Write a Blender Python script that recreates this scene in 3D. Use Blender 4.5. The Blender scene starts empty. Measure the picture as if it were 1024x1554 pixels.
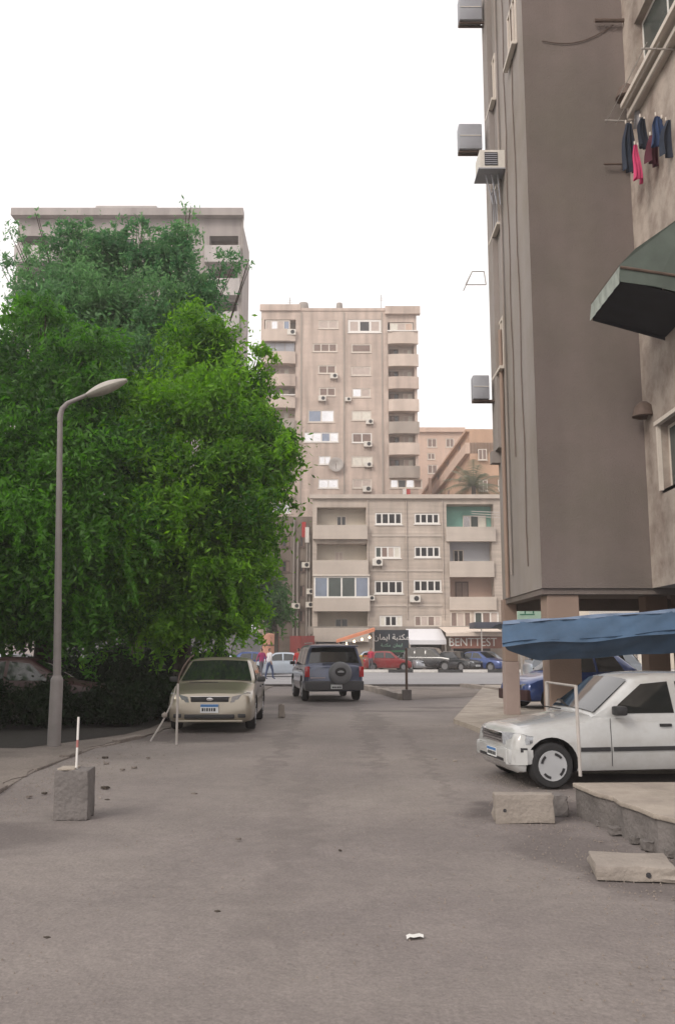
import bpy, bmesh, math, random
import numpy as np
from mathutils import Vector, Matrix, Euler

random.seed(7)
rng = np.random.default_rng(11)
S = bpy.context.scene
COL = S.collection
R = math.radians

# ------------------------------------------------------------------ camera
F = 1350.0
EYE = 1.65
PITCH = math.atan(208 / F)
cd = bpy.data.cameras.new('camera')
cam = bpy.data.objects.new('camera', cd)
COL.objects.link(cam)
cam.location = (0, 0, EYE)
cam.rotation_euler = (math.pi / 2 + PITCH, 0, 0)
cd.sensor_fit = 'VERTICAL'
cd.sensor_height = 24
cd.lens = 24 * F / 1554
cd.clip_start = 0.1
cd.clip_end = 3000
S.camera = cam

# ------------------------------------------------------------------ light
SUN_EL, SUN_AZ = R(36), R(222)          # azimuth clockwise from +Y
w = bpy.data.worlds.new('World')
S.world = w
w.use_nodes = True
nt = w.node_tree
nt.nodes.clear()
out = nt.nodes.new('ShaderNodeOutputWorld')
bg = nt.nodes.new('ShaderNodeBackground')
sky = nt.nodes.new('ShaderNodeTexSky')
sky.sky_type = 'NISHITA'
sky.sun_disc = False
sky.sun_elevation = SUN_EL
sky.sun_rotation = SUN_AZ
sky.dust_density = 6
sky.air_density = 1.5
mixw = nt.nodes.new('ShaderNodeMix')
mixw.data_type = 'RGBA'
mixw.inputs[0].default_value = 0.86      # closed pale cloud over the blue
mixw.inputs[7].default_value = (10.5, 10.0, 9.8, 1)
nt.links.new(sky.outputs[0], mixw.inputs[6])
nt.links.new(mixw.outputs[2], bg.inputs[0])
bg.inputs[1].default_value = 0.10
nt.links.new(bg.outputs[0], out.inputs[0])

sd = bpy.data.lights.new('sun', 'SUN')
sd.energy = 1.2
sd.angle = R(18)
sd.color = (1.0, 0.93, 0.84)
sun = bpy.data.objects.new('sun', sd)
COL.objects.link(sun)
dv = Vector((math.sin(SUN_AZ) * math.cos(SUN_EL), math.cos(SUN_AZ) * math.cos(SUN_EL), math.sin(SUN_EL)))
sun.rotation_euler = dv.to_track_quat('Z', 'Y').to_euler()

vs = S.view_settings
vs.view_transform = 'Standard'
vs.look = 'None'
vs.exposure = 0.42
vs.gamma = 1
vs.use_curve_mapping = False
S.cycles.use_denoising = True
S.cycles.max_bounces = 6
S.cycles.diffuse_bounces = 3
S.cycles.glossy_bounces = 3
S.cycles.transmission_bounces = 3
S.cycles.volume_bounces = 1
S.cycles.transparent_max_bounces = 6

# ------------------------------------------------------------------ measuring helpers
CP, SP = math.cos(PITCH), math.sin(PITCH)


def ray(px, py):
    u, v = (px - 512) / F, (777 - py) / F
    return Vector((u, CP - v * SP, SP + v * CP))


def at(px, py, Y):
    d = ray(px, py)
    return Vector((0, 0, EYE)) + d * (Y / d.y)


def onx(px, py, X):
    d = ray(px, py)
    return Vector((0, 0, EYE)) + d * (X / d.x)


def G(px, py, z=0.0):
    d = ray(px, py)
    return Vector((0, 0, EYE)) + d * ((z - EYE) / d.z)


# ------------------------------------------------------------------ materials
MAT = {}


def mat(name, col, rough=0.8, var=0.12, scale=1.5, bump=0.0, bscale=30, metal=0.0, streak=0.0,
        coat=0.0, band=0.0, bandscale=6.0, spec=0.5, col2=None, c2amt=0.0, c2scale=0.6):
    if name in MAT:
        return MAT[name]
    m = bpy.data.materials.new(name)
    m.use_nodes = True
    n = m.node_tree
    N, L = n.nodes, n.links
    b = N['Principled BSDF']
    b.inputs['Roughness'].default_value = rough
    b.inputs['Metallic'].default_value = metal
    b.inputs['Coat Weight'].default_value = coat
    b.inputs['Coat Roughness'].default_value = 0.06
    b.inputs['Specular IOR Level'].default_value = spec
    tc = N.new('ShaderNodeTexCoord')
    last = None
    nz = N.new('ShaderNodeTexNoise')
    nz.inputs['Scale'].default_value = scale
    nz.inputs['Detail'].default_value = 6
    nz.inputs['Roughness'].default_value = 0.62
    L.new(tc.outputs['Object'], nz.inputs['Vector'])
    mr = N.new('ShaderNodeMapRange')
    mr.inputs[1].default_value = 0.25
    mr.inputs[2].default_value = 0.75
    mr.inputs[3].default_value = 1 - var
    mr.inputs[4].default_value = 1 + var
    L.new(nz.outputs['Fac'], mr.inputs[0])
    val = mr.outputs[0]

    def mul(a, bb):
        q = N.new('ShaderNodeMath')
        q.operation = 'MULTIPLY'
        L.new(a, q.inputs[0])
        L.new(bb, q.inputs[1])
        return q.outputs[0]
    if streak > 0:
        mp = N.new('ShaderNodeMapping')
        mp.inputs['Scale'].default_value = (0.8, 0.8, 0.10)
        L.new(tc.outputs['Object'], mp.inputs[0])
        n2 = N.new('ShaderNodeTexNoise')
        n2.inputs['Scale'].default_value = 1.3
        n2.inputs['Detail'].default_value = 5
        L.new(mp.outputs[0], n2.inputs['Vector'])
        r2 = N.new('ShaderNodeMapRange')
        r2.inputs[1].default_value = 0.35
        r2.inputs[2].default_value = 0.7
        r2.inputs[3].default_value = 1 + streak * 0.4
        r2.inputs[4].default_value = 1 - streak
        L.new(n2.outputs['Fac'], r2.inputs[0])
        val = mul(val, r2.outputs[0])
    if band > 0:
        mp = N.new('ShaderNodeMapping')
        mp.inputs['Scale'].default_value = (0.15, 0.15, bandscale)
        L.new(tc.outputs['Object'], mp.inputs[0])
        n3 = N.new('ShaderNodeTexNoise')
        n3.inputs['Scale'].default_value = 1.0
        n3.inputs['Detail'].default_value = 3
        L.new(mp.outputs[0], n3.inputs['Vector'])
        r3 = N.new('ShaderNodeMapRange')
        r3.inputs[1].default_value = 0.3
        r3.inputs[2].default_value = 0.7
        r3.inputs[3].default_value = 1 - band
        r3.inputs[4].default_value = 1 + band
        L.new(n3.outputs['Fac'], r3.inputs[0])
        val = mul(val, r3.outputs[0])
    mx = N.new('ShaderNodeMix')
    mx.data_type = 'RGBA'
    mx.blend_type = 'MULTIPLY'
    mx.inputs[0].default_value = 1
    if col2 is not None:
        n4 = N.new('ShaderNodeTexNoise')
        n4.inputs['Scale'].default_value = c2scale
        n4.inputs['Detail'].default_value = 7
        n4.inputs['Roughness'].default_value = 0.65
        mp4 = N.new('ShaderNodeMapping')
        mp4.inputs['Location'].default_value = (31, 17, 5)
        L.new(tc.outputs['Object'], mp4.inputs[0])
        L.new(mp4.outputs[0], n4.inputs['Vector'])
        r4 = N.new('ShaderNodeMapRange')
        r4.inputs[1].default_value = 0.42
        r4.inputs[2].default_value = 0.66
        r4.inputs[3].default_value = 0
        r4.inputs[4].default_value = c2amt
        L.new(n4.outputs['Fac'], r4.inputs[0])
        cm = N.new('ShaderNodeMix')
        cm.data_type = 'RGBA'
        cm.inputs[6].default_value = (*col, 1)
        cm.inputs[7].default_value = (*col2, 1)
        L.new(r4.outputs[0], cm.inputs[0])
        L.new(cm.outputs[2], mx.inputs[6])
    else:
        mx.inputs[6].default_value = (*col, 1)
    L.new(val, mx.inputs[7])
    L.new(mx.outputs[2], b.inputs['Base Color'])
    if bump > 0:
        nb = N.new('ShaderNodeTexNoise')
        nb.inputs['Scale'].default_value = bscale
        nb.inputs['Detail'].default_value = 6
        L.new(tc.outputs['Object'], nb.inputs['Vector'])
        bp = N.new('ShaderNodeBump')
        bp.inputs['Strength'].default_value = bump
        bp.inputs['Distance'].default_value = 0.03
        L.new(nb.outputs['Fac'], bp.inputs['Height'])
        L.new(bp.outputs[0], b.inputs['Normal'])
    MAT[name] = m
    return m


def emis(name, col, s):
    m = bpy.data.materials.new(name)
    m.use_nodes = True
    b = m.node_tree.nodes['Principled BSDF']
    b.inputs['Base Color'].default_value = (*col, 1)
    b.inputs['Emission Color'].default_value = (*col, 1)
    b.inputs['Emission Strength'].default_value = s
    return m


def leafmat(name, dark, light, trans=0.35, spec=.4):
    m = bpy.data.materials.new(name)
    m.use_nodes = True
    n = m.node_tree
    N, L = n.nodes, n.links
    b = N['Principled BSDF']
    b.inputs['Roughness'].default_value = 0.55
    b.inputs['Specular IOR Level'].default_value = spec
    at_ = N.new('ShaderNodeAttribute')
    at_.attribute_name = 'tint'
    mx = N.new('ShaderNodeMix')
    mx.data_type = 'RGBA'
    mx.inputs[6].default_value = (*dark, 1)
    mx.inputs[7].default_value = (*light, 1)
    L.new(at_.outputs['Fac'], mx.inputs[0])
    L.new(mx.outputs[2], b.inputs['Base Color'])
    tr = N.new('ShaderNodeBsdfTranslucent')
    hs = N.new('ShaderNodeHueSaturation')
    hs.inputs['Value'].default_value = 1.9
    hs.inputs['Saturation'].default_value = 1.1
    L.new(mx.outputs[2], hs.inputs['Color'])
    L.new(hs.outputs[0], tr.inputs[0])
    ms = N.new('ShaderNodeMixShader')
    ms.inputs[0].default_value = trans
    L.new(b.outputs[0], ms.inputs[1])
    L.new(tr.outputs[0], ms.inputs[2])
    L.new(ms.outputs[0], N['Material Output'].inputs[0])
    return m


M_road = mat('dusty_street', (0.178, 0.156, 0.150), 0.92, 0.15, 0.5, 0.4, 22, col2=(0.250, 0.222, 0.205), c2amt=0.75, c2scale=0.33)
def grain(m, sc, amt):
    n = m.node_tree
    b = n.nodes['Principled BSDF']
    src = b.inputs['Base Color'].links[0].from_socket
    tc = n.nodes.new('ShaderNodeTexCoord')
    v = n.nodes.new('ShaderNodeTexNoise')
    v.inputs['Scale'].default_value = sc
    v.inputs['Detail'].default_value = 4
    v.inputs['Roughness'].default_value = .8
    n.links.new(tc.outputs['Object'], v.inputs['Vector'])
    mr = n.nodes.new('ShaderNodeMapRange')
    mr.inputs[1].default_value = .3
    mr.inputs[2].default_value = .7
    mr.inputs[3].default_value = 1 - amt
    mr.inputs[4].default_value = 1 + amt
    n.links.new(v.outputs['Fac'], mr.inputs[0])
    mx = n.nodes.new('ShaderNodeMix')
    mx.data_type = 'RGBA'
    mx.blend_type = 'MULTIPLY'
    mx.inputs[0].default_value = 1
    n.links.new(src, mx.inputs[6])
    n.links.new(mr.outputs[0], mx.inputs[7])
    n.links.new(mx.outputs[2], b.inputs['Base Color'])


grain(M_road, 45, .22)
grain(M_road, 7, .10)
M_dirt = mat('dry_dirt', (0.205, 0.176, 0.158), 0.95, 0.22, 0.9, 0.6, 14, col2=(0.115, 0.096, 0.086), c2amt=0.8, c2scale=0.5)
grain(M_dirt, 30, .28)
M_soil = mat('shaded_soil', (0.016, 0.013, 0.011), 1.0, 0.3, 2.0, 0.6, 12)  # near-black colour carries the shade under the trees
M_asphalt = mat('pale_asphalt', (0.27, 0.265, 0.275), 0.75, 0.12, 0.25, 0.1, 30, band=0.05, bandscale=0.4)
M_conc = mat('concrete', (0.30, 0.265, 0.235), 0.9, 0.14, 2.0, 0.5, 24, col2=(0.19, 0.165, 0.15), c2amt=0.6, c2scale=1.3)
M_concl = mat('pale_concrete', (0.36, 0.315, 0.27), 0.9, 0.14, 2.2, 0.5, 30, col2=(0.2, 0.17, 0.15), c2amt=0.6, c2scale=1.8)
M_concd = mat('dark_concrete', (0.17, 0.155, 0.15), 0.92, 0.2, 3.0, 0.7, 20, col2=(0.10, 0.09, 0.085), c2amt=0.6, c2scale=2.5)
M_kerbw = mat('kerb_white', (0.6, 0.58, 0.56), 0.85, 0.15, 3)
M_kerbk = mat('kerb_black', (0.04, 0.04, 0.042), 0.85, 0.2, 3)
M_brown = mat('shaded_brown_render', (0.182, 0.150, 0.140), 0.92, 0.12, 0.6, 0.5, 30, streak=0.13, col2=(0.150, 0.132, 0.112), c2amt=0.8, c2scale=0.35)  # brown, darkened in the colour for shade on the wall facing the viewer
M_strip = mat('greige_render', (0.31, 0.278, 0.265), 0.92, 0.07, 0.5, 0.2, 40, streak=0.14, col2=(0.24, 0.205, 0.17), c2amt=0.7, c2scale=0.4)
M_wing = mat('peeling_beige_render', (0.46, 0.395, 0.345), 0.92, 0.1, 0.8, 0.3, 30, streak=0.22, col2=(0.22, 0.165, 0.14), c2amt=0.8, c2scale=1.6)
M_pil = mat('pinkish_pillar', (0.37, 0.29, 0.265), 0.9, 0.1, 1.0, 0.2, 30, streak=0.1)
M_pilt = mat('tan_pillar', (0.30, 0.22, 0.18), 0.9, 0.1, 1.0, 0.2, 30, streak=0.1)
M_tower = mat('tower_wall', (0.52, 0.425, 0.37), 0.95, 0.12, 0.35, 0.1, 4, streak=0.26, band=0.05, bandscale=2.2)
M_towerp = mat('tower_parapet', (0.57, 0.48, 0.42), 0.95, 0.12, 0.5, 0.0, 4, streak=0.1)
M_towerg = mat('tower_parapet_grey', (0.36, 0.315, 0.28), 0.95, 0.12, 0.5, 0.0, 4, streak=0.15)
M_block = mat('block_brickwork', (0.46, 0.395, 0.345), 0.95, 0.12, 0.7, 0.15, 9, streak=0.2, band=0.13, bandscale=5.0)
M_blockp = mat('block_parapet', (0.50, 0.44, 0.39), 0.95, 0.08, 0.6, 0.0, 9, streak=0.08, band=0.04, bandscale=4)
M_cream = mat('cream_plaster', (0.60, 0.54, 0.46), 0.9, 0.08, 0.8, streak=0.1)
M_teal = mat('teal_plaster', (0.20, 0.40, 0.34), 0.8, 0.15, 1.0)
M_pink = mat('pink_plaster', (0.50, 0.36, 0.30), 0.9, 0.08, 0.8)
M_bluew = mat('pale_blue_plaster', (0.50, 0.51, 0.55), 0.9, 0.06, 0.8)
M_left = mat('grey_tower_wall', (0.36, 0.325, 0.315), 0.95, 0.1, 0.3, 0.1, 4, streak=0.2)
M_leftp = mat('grey_tower_balcony', (0.47, 0.44, 0.43), 0.95, 0.1, 0.4, streak=0.15)
M_orange = mat('orange_wall', (0.50, 0.33, 0.235), 0.95, 0.1, 0.3, streak=0.1)
M_orangel = mat('pale_orange_wall', (0.58, 0.43, 0.35), 0.95, 0.08, 0.3, streak=0.1)
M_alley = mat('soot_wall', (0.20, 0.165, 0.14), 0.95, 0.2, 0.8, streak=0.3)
M_pipe = mat('drain_pipe', (0.30, 0.27, 0.25), 0.7, 0.2, 2)
M_shutter = mat('brown_shutter', (0.22, 0.16, 0.14), 0.8, 0.15, 2)
M_shutp = mat('pale_shutter', (0.50, 0.42, 0.38), 0.8, 0.12, 2)
M_frame = mat('pale_frame', (0.62, 0.56, 0.50), 0.7, 0.1, 3)
M_framew = mat('white_frame', (0.75, 0.73, 0.70), 0.6, 0.06, 3)
M_frameb = mat('brown_frame', (0.13, 0.09, 0.075), 0.7, 0.1, 3)
M_glass = mat('dark_glass', (0.035, 0.035, 0.038), 0.12, 0.3, 1.0, spec=0.6)
M_glassg = mat('green_grey_glass', (0.07, 0.085, 0.08), 0.15, 0.3, 1.0)
M_film = mat('mirror_film_glass', (0.80, 0.80, 0.82), 0.18, 0.12, 0.7, metal=0.85)
M_bluegl = mat('blue_glazing', (0.26, 0.30, 0.38), 0.15, 0.2, 1.2, metal=0.45)
M_curt = mat('pale_curtain', (0.70, 0.67, 0.60), 0.85, 0.12, 2)
M_acw = mat('ac_casing', (0.66, 0.63, 0.58), 0.6, 0.1, 3)
M_acg = mat('ac_casing_grey', (0.34, 0.35, 0.39), 0.55, 0.12, 3, streak=0.15)
M_dark = mat('dark_grille', (0.03, 0.03, 0.034), 0.7, 0.2, 5)
M_rust = mat('rusty_steel', (0.12, 0.085, 0.07), 0.8, 0.3, 6)
M_steel = mat('painted_steel', (0.42, 0.39, 0.37), 0.6, 0.14, 4, streak=0.1)
M_white = mat('white_paint', (0.72, 0.70, 0.68), 0.6, 0.1, 5)
M_redp = mat('red_paint', (0.45, 0.05, 0.05), 0.6, 0.15, 5)
M_tarp = mat('blue_tarpaulin', (0.062, 0.118, 0.205), 0.65, 0.22, 1.6, 0.15, 8, streak=0.2)
M_tarpd = mat('faded_blue_hem', (0.16, 0.22, 0.33), 0.6, 0.2, 3)
M_green = mat('green_sheet', (0.092, 0.118, 0.105), 0.75, 0.2, 2, streak=0.2)
M_greenh = mat('pale_green_hem', (0.26, 0.29, 0.265), 0.75, 0.2, 5)
M_underd = mat('awning_underside_shade', (0.020, 0.022, 0.030), 0.9, 0.2, 3)  # near-black colour stands in for the shade under the awning
M_tyre = mat('tyre_rubber', (0.022, 0.022, 0.024), 0.85, 0.15, 8)
M_hub = mat('hubcap_silver', (0.42, 0.43, 0.46), 0.42, 0.06, 5, metal=0.3)
M_cglass = mat('car_glass', (0.012, 0.015, 0.016), 0.05, 0.2, 2, coat=0.5, spec=0.7)
M_black = mat('black_plastic', (0.022, 0.022, 0.025), 0.55, 0.15, 4)
M_chrome = mat('chrome', (0.7, 0.7, 0.72), 0.15, 0.05, 4, metal=1.0)
M_lens = mat('lamp_lens', (0.40, 0.42, 0.45), 0.12, 0.35, 22, metal=0.55, coat=0.8)
M_tail = mat('red_lens', (0.50, 0.012, 0.022), 0.18, 0.2, 8, coat=0.8)
M_amber = mat('amber_lens', (0.7, 0.25, 0.03), 0.2, 0.1, 8, coat=0.6)
M_platew = mat('plate_white', (0.66, 0.68, 0.7), 0.5, 0.05, 4)
M_plateb = mat('plate_blue', (0.06, 0.18, 0.42), 0.5, 0.05, 4)
M_bark = mat('bark', (0.055, 0.043, 0.034), 0.95, 0.3, 6, 0.8, 14)
M_leafA = leafmat('bright_leaves', (0.028, 0.095, 0.012), (0.20, 0.40, 0.036), 0.52)
M_leafB = leafmat('deep_leaves', (0.016, 0.062, 0.012), (0.095, 0.25, 0.028), 0.48)
M_leafC = leafmat('cool_leaves', (0.045, 0.13, 0.055), (0.15, 0.29, 0.115), 0.52)
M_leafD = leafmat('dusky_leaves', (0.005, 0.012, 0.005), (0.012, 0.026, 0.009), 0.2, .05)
M_leafP = leafmat('palm_leaves', (0.16, 0.175, 0.12), (0.26, 0.27, 0.19), 0.3)


# ------------------------------------------------------------------ object helpers
ROOTINV = {}


def thing(name, label, cat, loc=(0, 0, 0), rz=0.0, group=None):
    o = bpy.data.objects.new(name, None)
    COL.objects.link(o)
    o.empty_display_size = 0.3
    o.location = loc
    o.rotation_euler = (0, 0, rz)
    o['label'] = label
    o['category'] = cat
    if group:
        o['group'] = group
    ROOTINV[o] = (Matrix.Translation(Vector(loc)) @ Matrix.Rotation(rz, 4, 'Z')).inverted()
    return o


def tag(o, label, cat, group=None):
    o['label'] = label
    o['category'] = cat
    if group:
        o['group'] = group
    return o


class MB:
    """collects geometry of one mesh; several materials through slots"""

    def __init__(s):
        s.v = []
        s.f = []
        s.mi = []
        s.cur = 0

    def quad(s, a, b, c, d):
        i = len(s.v)
        s.v += [tuple(a), tuple(b), tuple(c), tuple(d)]
        s.f.append((i, i + 1, i + 2, i + 3))
        s.mi.append(s.cur)

    def poly(s, pts):
        i = len(s.v)
        s.v += [tuple(p) for p in pts]
        s.f.append(tuple(range(i, i + len(pts))))
        s.mi.append(s.cur)

    def box(s, x0, x1, y0, y1, z0, z1):
        i = len(s.v)
        s.v += [(x0, y0, z0), (x1, y0, z0), (x1, y1, z0), (x0, y1, z0), (x0, y0, z1), (x1, y0, z1), (x1, y1, z1), (x0, y1, z1)]
        for f in ((0, 3, 2, 1), (4, 5, 6, 7), (0, 1, 5, 4), (1, 2, 6, 5), (2, 3, 7, 6), (3, 0, 4, 7)):
            s.f.append(tuple(i + k for k in f))
            s.mi.append(s.cur)
        return s

    def prism(s, pts, h0, h1, axis='z'):
        """closed polygon pts (2D) extruded along an axis"""
        n = len(pts)
        i = len(s.v)
        for h in (h0, h1):
            for p in pts:
                if axis == 'z':
                    s.v.append((p[0], p[1], h))
                elif axis == 'y':
                    s.v.append((p[0], h, p[1]))
                else:
                    s.v.append((h, p[0], p[1]))
        s.f.append(tuple(i + k for k in range(n)))
        s.mi.append(s.cur)
        s.f.append(tuple(i + n + k for k in reversed(range(n))))
        s.mi.append(s.cur)
        for k in range(n):
            k2 = (k + 1) % n
            s.f.append((i + k, i + n + k, i + n + k2, i + k2))
            s.mi.append(s.cur)
        return s

    def tube(s, pts, r, seg=8, cap=True):
        """pts: list of Vector; r: float or list"""
        pts = [Vector(p) for p in pts]
        rr = r if isinstance(r, (list, tuple)) else [r] * len(pts)
        base = len(s.v)
        up = None
        for k, p in enumerate(pts):
            if k == 0:
                d = pts[1] - pts[0]
            elif k == len(pts) - 1:
                d = pts[-1] - pts[-2]
            else:
                d = pts[k + 1] - pts[k - 1]
            d.normalize()
            if up is None:
                up = Vector((0, 0, 1)) if abs(d.z) < 0.9 else Vector((1, 0, 0))
            a = d.cross(up).normalized()
            b = d.cross(a).normalized()
            up = -b if b.dot(up) < 0 else b
            b = up
            a = d.cross(b).normalized()
            for q in range(seg):
                t = 2 * math.pi * q / seg
                s.v.append(tuple(p + (a * math.cos(t) + b * math.sin(t)) * rr[k]))
        for k in range(len(pts) - 1):
            for q in range(seg):
                q2 = (q + 1) % seg
                s.f.append((base + k * seg + q, base + k * seg + q2, base + (k + 1) * seg + q2, base + (k + 1) * seg + q))
                s.mi.append(s.cur)
        if cap:
            s.f.append(tuple(base + q for q in reversed(range(seg))))
            s.mi.append(s.cur)
            s.f.append(tuple(base + (len(pts) - 1) * seg + q for q in range(seg)))
            s.mi.append(s.cur)
        return s

    def lathe(s, prof, c=(0, 0, 0), axis='z', seg=16):
        """prof: list of (r, h)"""
        base = len(s.v)
        for (r, h) in prof:
            for q in range(seg):
                t = 2 * math.pi * q / seg
                a, b = r * math.cos(t), r * math.sin(t)
                p = (a, b, h) if axis == 'z' else ((a, h, b) if axis == 'y' else (h, a, b))
                s.v.append((p[0] + c[0], p[1] + c[1], p[2] + c[2]))
        for k in range(len(prof) - 1):
            for q in range(seg):
                q2 = (q + 1) % seg
                s.f.append((base + k * seg + q, base + k * seg + q2, base + (k + 1) * seg + q2, base + (k + 1) * seg + q))
                s.mi.append(s.cur)
        for k, rev in ((0, True), (len(prof) - 1, False)):
            if prof[k][0] > 1e-4:
                ring = [base + k * seg + q for q in range(seg)]
                s.f.append(tuple(reversed(ring)) if rev else tuple(ring))
                s.mi.append(s.cur)
        return s

    def build(s, name, m, parent=None, world=False, smooth=0, bevel=0.0, fix=True, rough=0.0):
        me = bpy.data.meshes.new(name)
        vs_ = s.v
        if world and parent is not None:
            top = parent
            while top.parent is not None:
                top = top.parent
            inv = ROOTINV[top]
            vs_ = [tuple(inv @ Vector(p)) for p in s.v]
        me.from_pydata(vs_, [], s.f)
        for mm in (m if isinstance(m, (list, tuple)) else [m]):
            me.materials.append(mm)
        me.polygons.foreach_set('material_index', s.mi)
        if fix or bevel or rough:
            bm = bmesh.new()
            bm.from_mesh(me)
            bmesh.ops.remove_doubles(bm, verts=bm.verts, dist=1e-5)
            if rough:
                bmesh.ops.subdivide_edges(bm, edges=bm.edges, cuts=3, use_grid_fill=True)
                for v in bm.verts:
                    v.co += Vector((random.gauss(0, rough), random.gauss(0, rough), random.gauss(0, rough)))
            if bevel:
                es = [e for e in bm.edges if len(e.link_faces) == 2 and e.calc_face_angle(0) > 0.5]
                bmesh.ops.bevel(bm, geom=es, offset=bevel, segments=2, profile=0.6, affect='EDGES', clamp_overlap=True)
            bmesh.ops.recalc_face_normals(bm, faces=bm.faces)
            bm.to_mesh(me)
            bm.free()
        if smooth:
            me.shade_smooth()
            me.set_sharp_from_angle(angle=R(smooth))
        o = bpy.data.objects.new(name, me)
        COL.objects.link(o)
        if parent is not None:
            o.parent = parent
        return o


def struct(o):
    o['kind'] = 'structure'
    return o


def copy_tree(o, parent=None):
    c = o.copy()
    COL.objects.link(c)
    if parent is not None:
        c.parent = parent
    for ch in [x for x in bpy.data.objects if x.parent == o]:
        copy_tree(ch, c)
    return c


def place_copy(proto, used, loc, rz, label, group=None, scale=None):
    o = proto if not used else copy_tree(proto)
    o.location = loc
    o.rotation_euler = (0, 0, rz)
    if scale:
        o.scale = (scale,) * 3
    o['label'] = label
    if group:
        o['group'] = group
    return o


def text_mesh(name, body, size, m, parent, loc, rot=(math.pi / 2, 0, 0), depth=0.01, squash=None):
    cu = bpy.data.curves.new(name, 'FONT')
    cu.body = body
    cu.size = 1.0
    cu.align_x = 'CENTER'
    cu.align_y = 'CENTER'
    cu.extrude = depth / size
    o = bpy.data.objects.new(name, cu)
    COL.objects.link(o)
    dg = bpy.context.evaluated_depsgraph_get()
    me = bpy.data.meshes.new_from_object(o.evaluated_get(dg))
    bpy.data.objects.remove(o)
    me.materials.clear()
    me.materials.append(m)
    q = bpy.data.objects.new(name, me)
    COL.objects.link(q)
    q.parent = parent
    q.location = loc
    q.rotation_euler = rot
    q.scale = (size * (squash or 1), size, size)
    return q


def stain_and_shade(m, spots, dark):
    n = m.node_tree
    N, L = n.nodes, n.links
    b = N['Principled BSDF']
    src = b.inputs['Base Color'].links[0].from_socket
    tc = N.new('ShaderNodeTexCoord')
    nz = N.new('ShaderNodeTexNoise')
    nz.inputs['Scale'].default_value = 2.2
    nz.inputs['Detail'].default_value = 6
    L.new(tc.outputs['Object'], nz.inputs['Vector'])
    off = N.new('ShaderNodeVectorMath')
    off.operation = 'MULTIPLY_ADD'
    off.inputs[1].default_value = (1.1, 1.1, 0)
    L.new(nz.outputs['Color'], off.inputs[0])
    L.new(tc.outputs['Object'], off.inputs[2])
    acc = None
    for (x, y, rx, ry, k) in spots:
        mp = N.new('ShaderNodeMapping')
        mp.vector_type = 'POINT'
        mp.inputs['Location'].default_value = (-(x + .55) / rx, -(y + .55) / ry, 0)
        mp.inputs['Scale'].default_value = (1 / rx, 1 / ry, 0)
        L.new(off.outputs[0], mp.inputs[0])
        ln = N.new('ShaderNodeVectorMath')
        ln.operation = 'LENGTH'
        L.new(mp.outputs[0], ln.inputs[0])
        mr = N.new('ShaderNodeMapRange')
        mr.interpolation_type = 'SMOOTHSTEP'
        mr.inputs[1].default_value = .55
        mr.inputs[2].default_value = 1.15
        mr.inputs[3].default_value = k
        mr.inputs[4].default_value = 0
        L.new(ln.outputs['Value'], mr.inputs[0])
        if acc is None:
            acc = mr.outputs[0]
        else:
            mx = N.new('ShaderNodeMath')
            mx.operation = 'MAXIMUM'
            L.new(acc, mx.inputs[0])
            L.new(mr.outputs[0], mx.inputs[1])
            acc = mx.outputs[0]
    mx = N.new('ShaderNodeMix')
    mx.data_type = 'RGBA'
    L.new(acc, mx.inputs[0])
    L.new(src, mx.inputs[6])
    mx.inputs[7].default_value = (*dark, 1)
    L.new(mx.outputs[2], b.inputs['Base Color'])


stain_and_shade(M_road, [(2.35, 6.9, .6, .8, .5), (1.9, 7.9, .5, .9, .4), (2.7, 6.0, .5, .5, .35), (2.0, 9.6, .8, .7, .7), (-3.5, 8.2, 1.2, .9, .45), (.55, 20, .16, 9, .3), (-.95, 19, .16, 9, .25), (1.3, 15, .12, 7, .22), (-.4, 9, .2, 5, .15),  # leading spots paint soft shade and stains beside the slab; thin ones are tracks
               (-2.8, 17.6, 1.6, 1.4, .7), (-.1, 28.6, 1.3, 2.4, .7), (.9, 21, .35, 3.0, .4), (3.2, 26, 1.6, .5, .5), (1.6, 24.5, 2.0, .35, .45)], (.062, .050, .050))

# ================================================================== GROUND
def sheet(name, pts, z, m, cuts=0):
    mb = MB()
    mb.poly([(p[0], p[1], z) for p in pts])
    return struct(mb.build(name, m))


def noisy_ground():
    """street surface with slight unevenness close to the viewer"""
    xs = np.concatenate([np.linspace(-60, -8, 14), np.linspace(-7.6, 7.6, 90), np.linspace(8, 60, 14)])
    ys = np.concatenate([np.linspace(-30, 1.5, 8), np.linspace(2, 24, 130), np.linspace(25, 40.5, 16)])
    X, Y = np.meshgrid(xs, ys)
    Z = np.zeros_like(X)
    r2 = np.random.default_rng(3)
    for k in range(26):
        a = r2.uniform(0, 6.28)
        f = r2.uniform(0.5, 5)
        Z += np.sin((X * math.cos(a) + Y * math.sin(a)) * f + r2.uniform(0, 6.28)) * 0.0028 / (0.4 + f * 0.5)
    Z = np.where((np.abs(X) < 7.7) & (Y > 1.9) & (Y < 24.2), Z, 0)
    v = np.stack([X.ravel(), Y.ravel(), Z.ravel() - 0.006], 1)
    nx = len(xs)
    f = []
    for j in range(len(ys) - 1):
        for i in range(nx - 1):
            a = j * nx + i
            f.append((a, a + 1, a + nx + 1, a + nx))
    me = bpy.data.meshes.new('street')
    me.from_pydata(v.tolist(), [], f)
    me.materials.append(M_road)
    me.shade_smooth()
    o = bpy.data.objects.new('street', me)
    COL.objects.link(o)
    return struct(o)


noisy_ground()
sheet('ground', [(-900, -300), (900, -300), (900, 1500), (-900, 1500)], -0.05, M_dirt)
sheet('cross_road', [(-200, 41.0), (200, 41.0), (200, 64.4), (-200, 64.4)], -0.008, M_asphalt)
sheet('far_pavement_ground', [(-200, 64.8), (200, 64.8), (200, 130), (-200, 130)], 0.02, M_conc)

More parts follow.
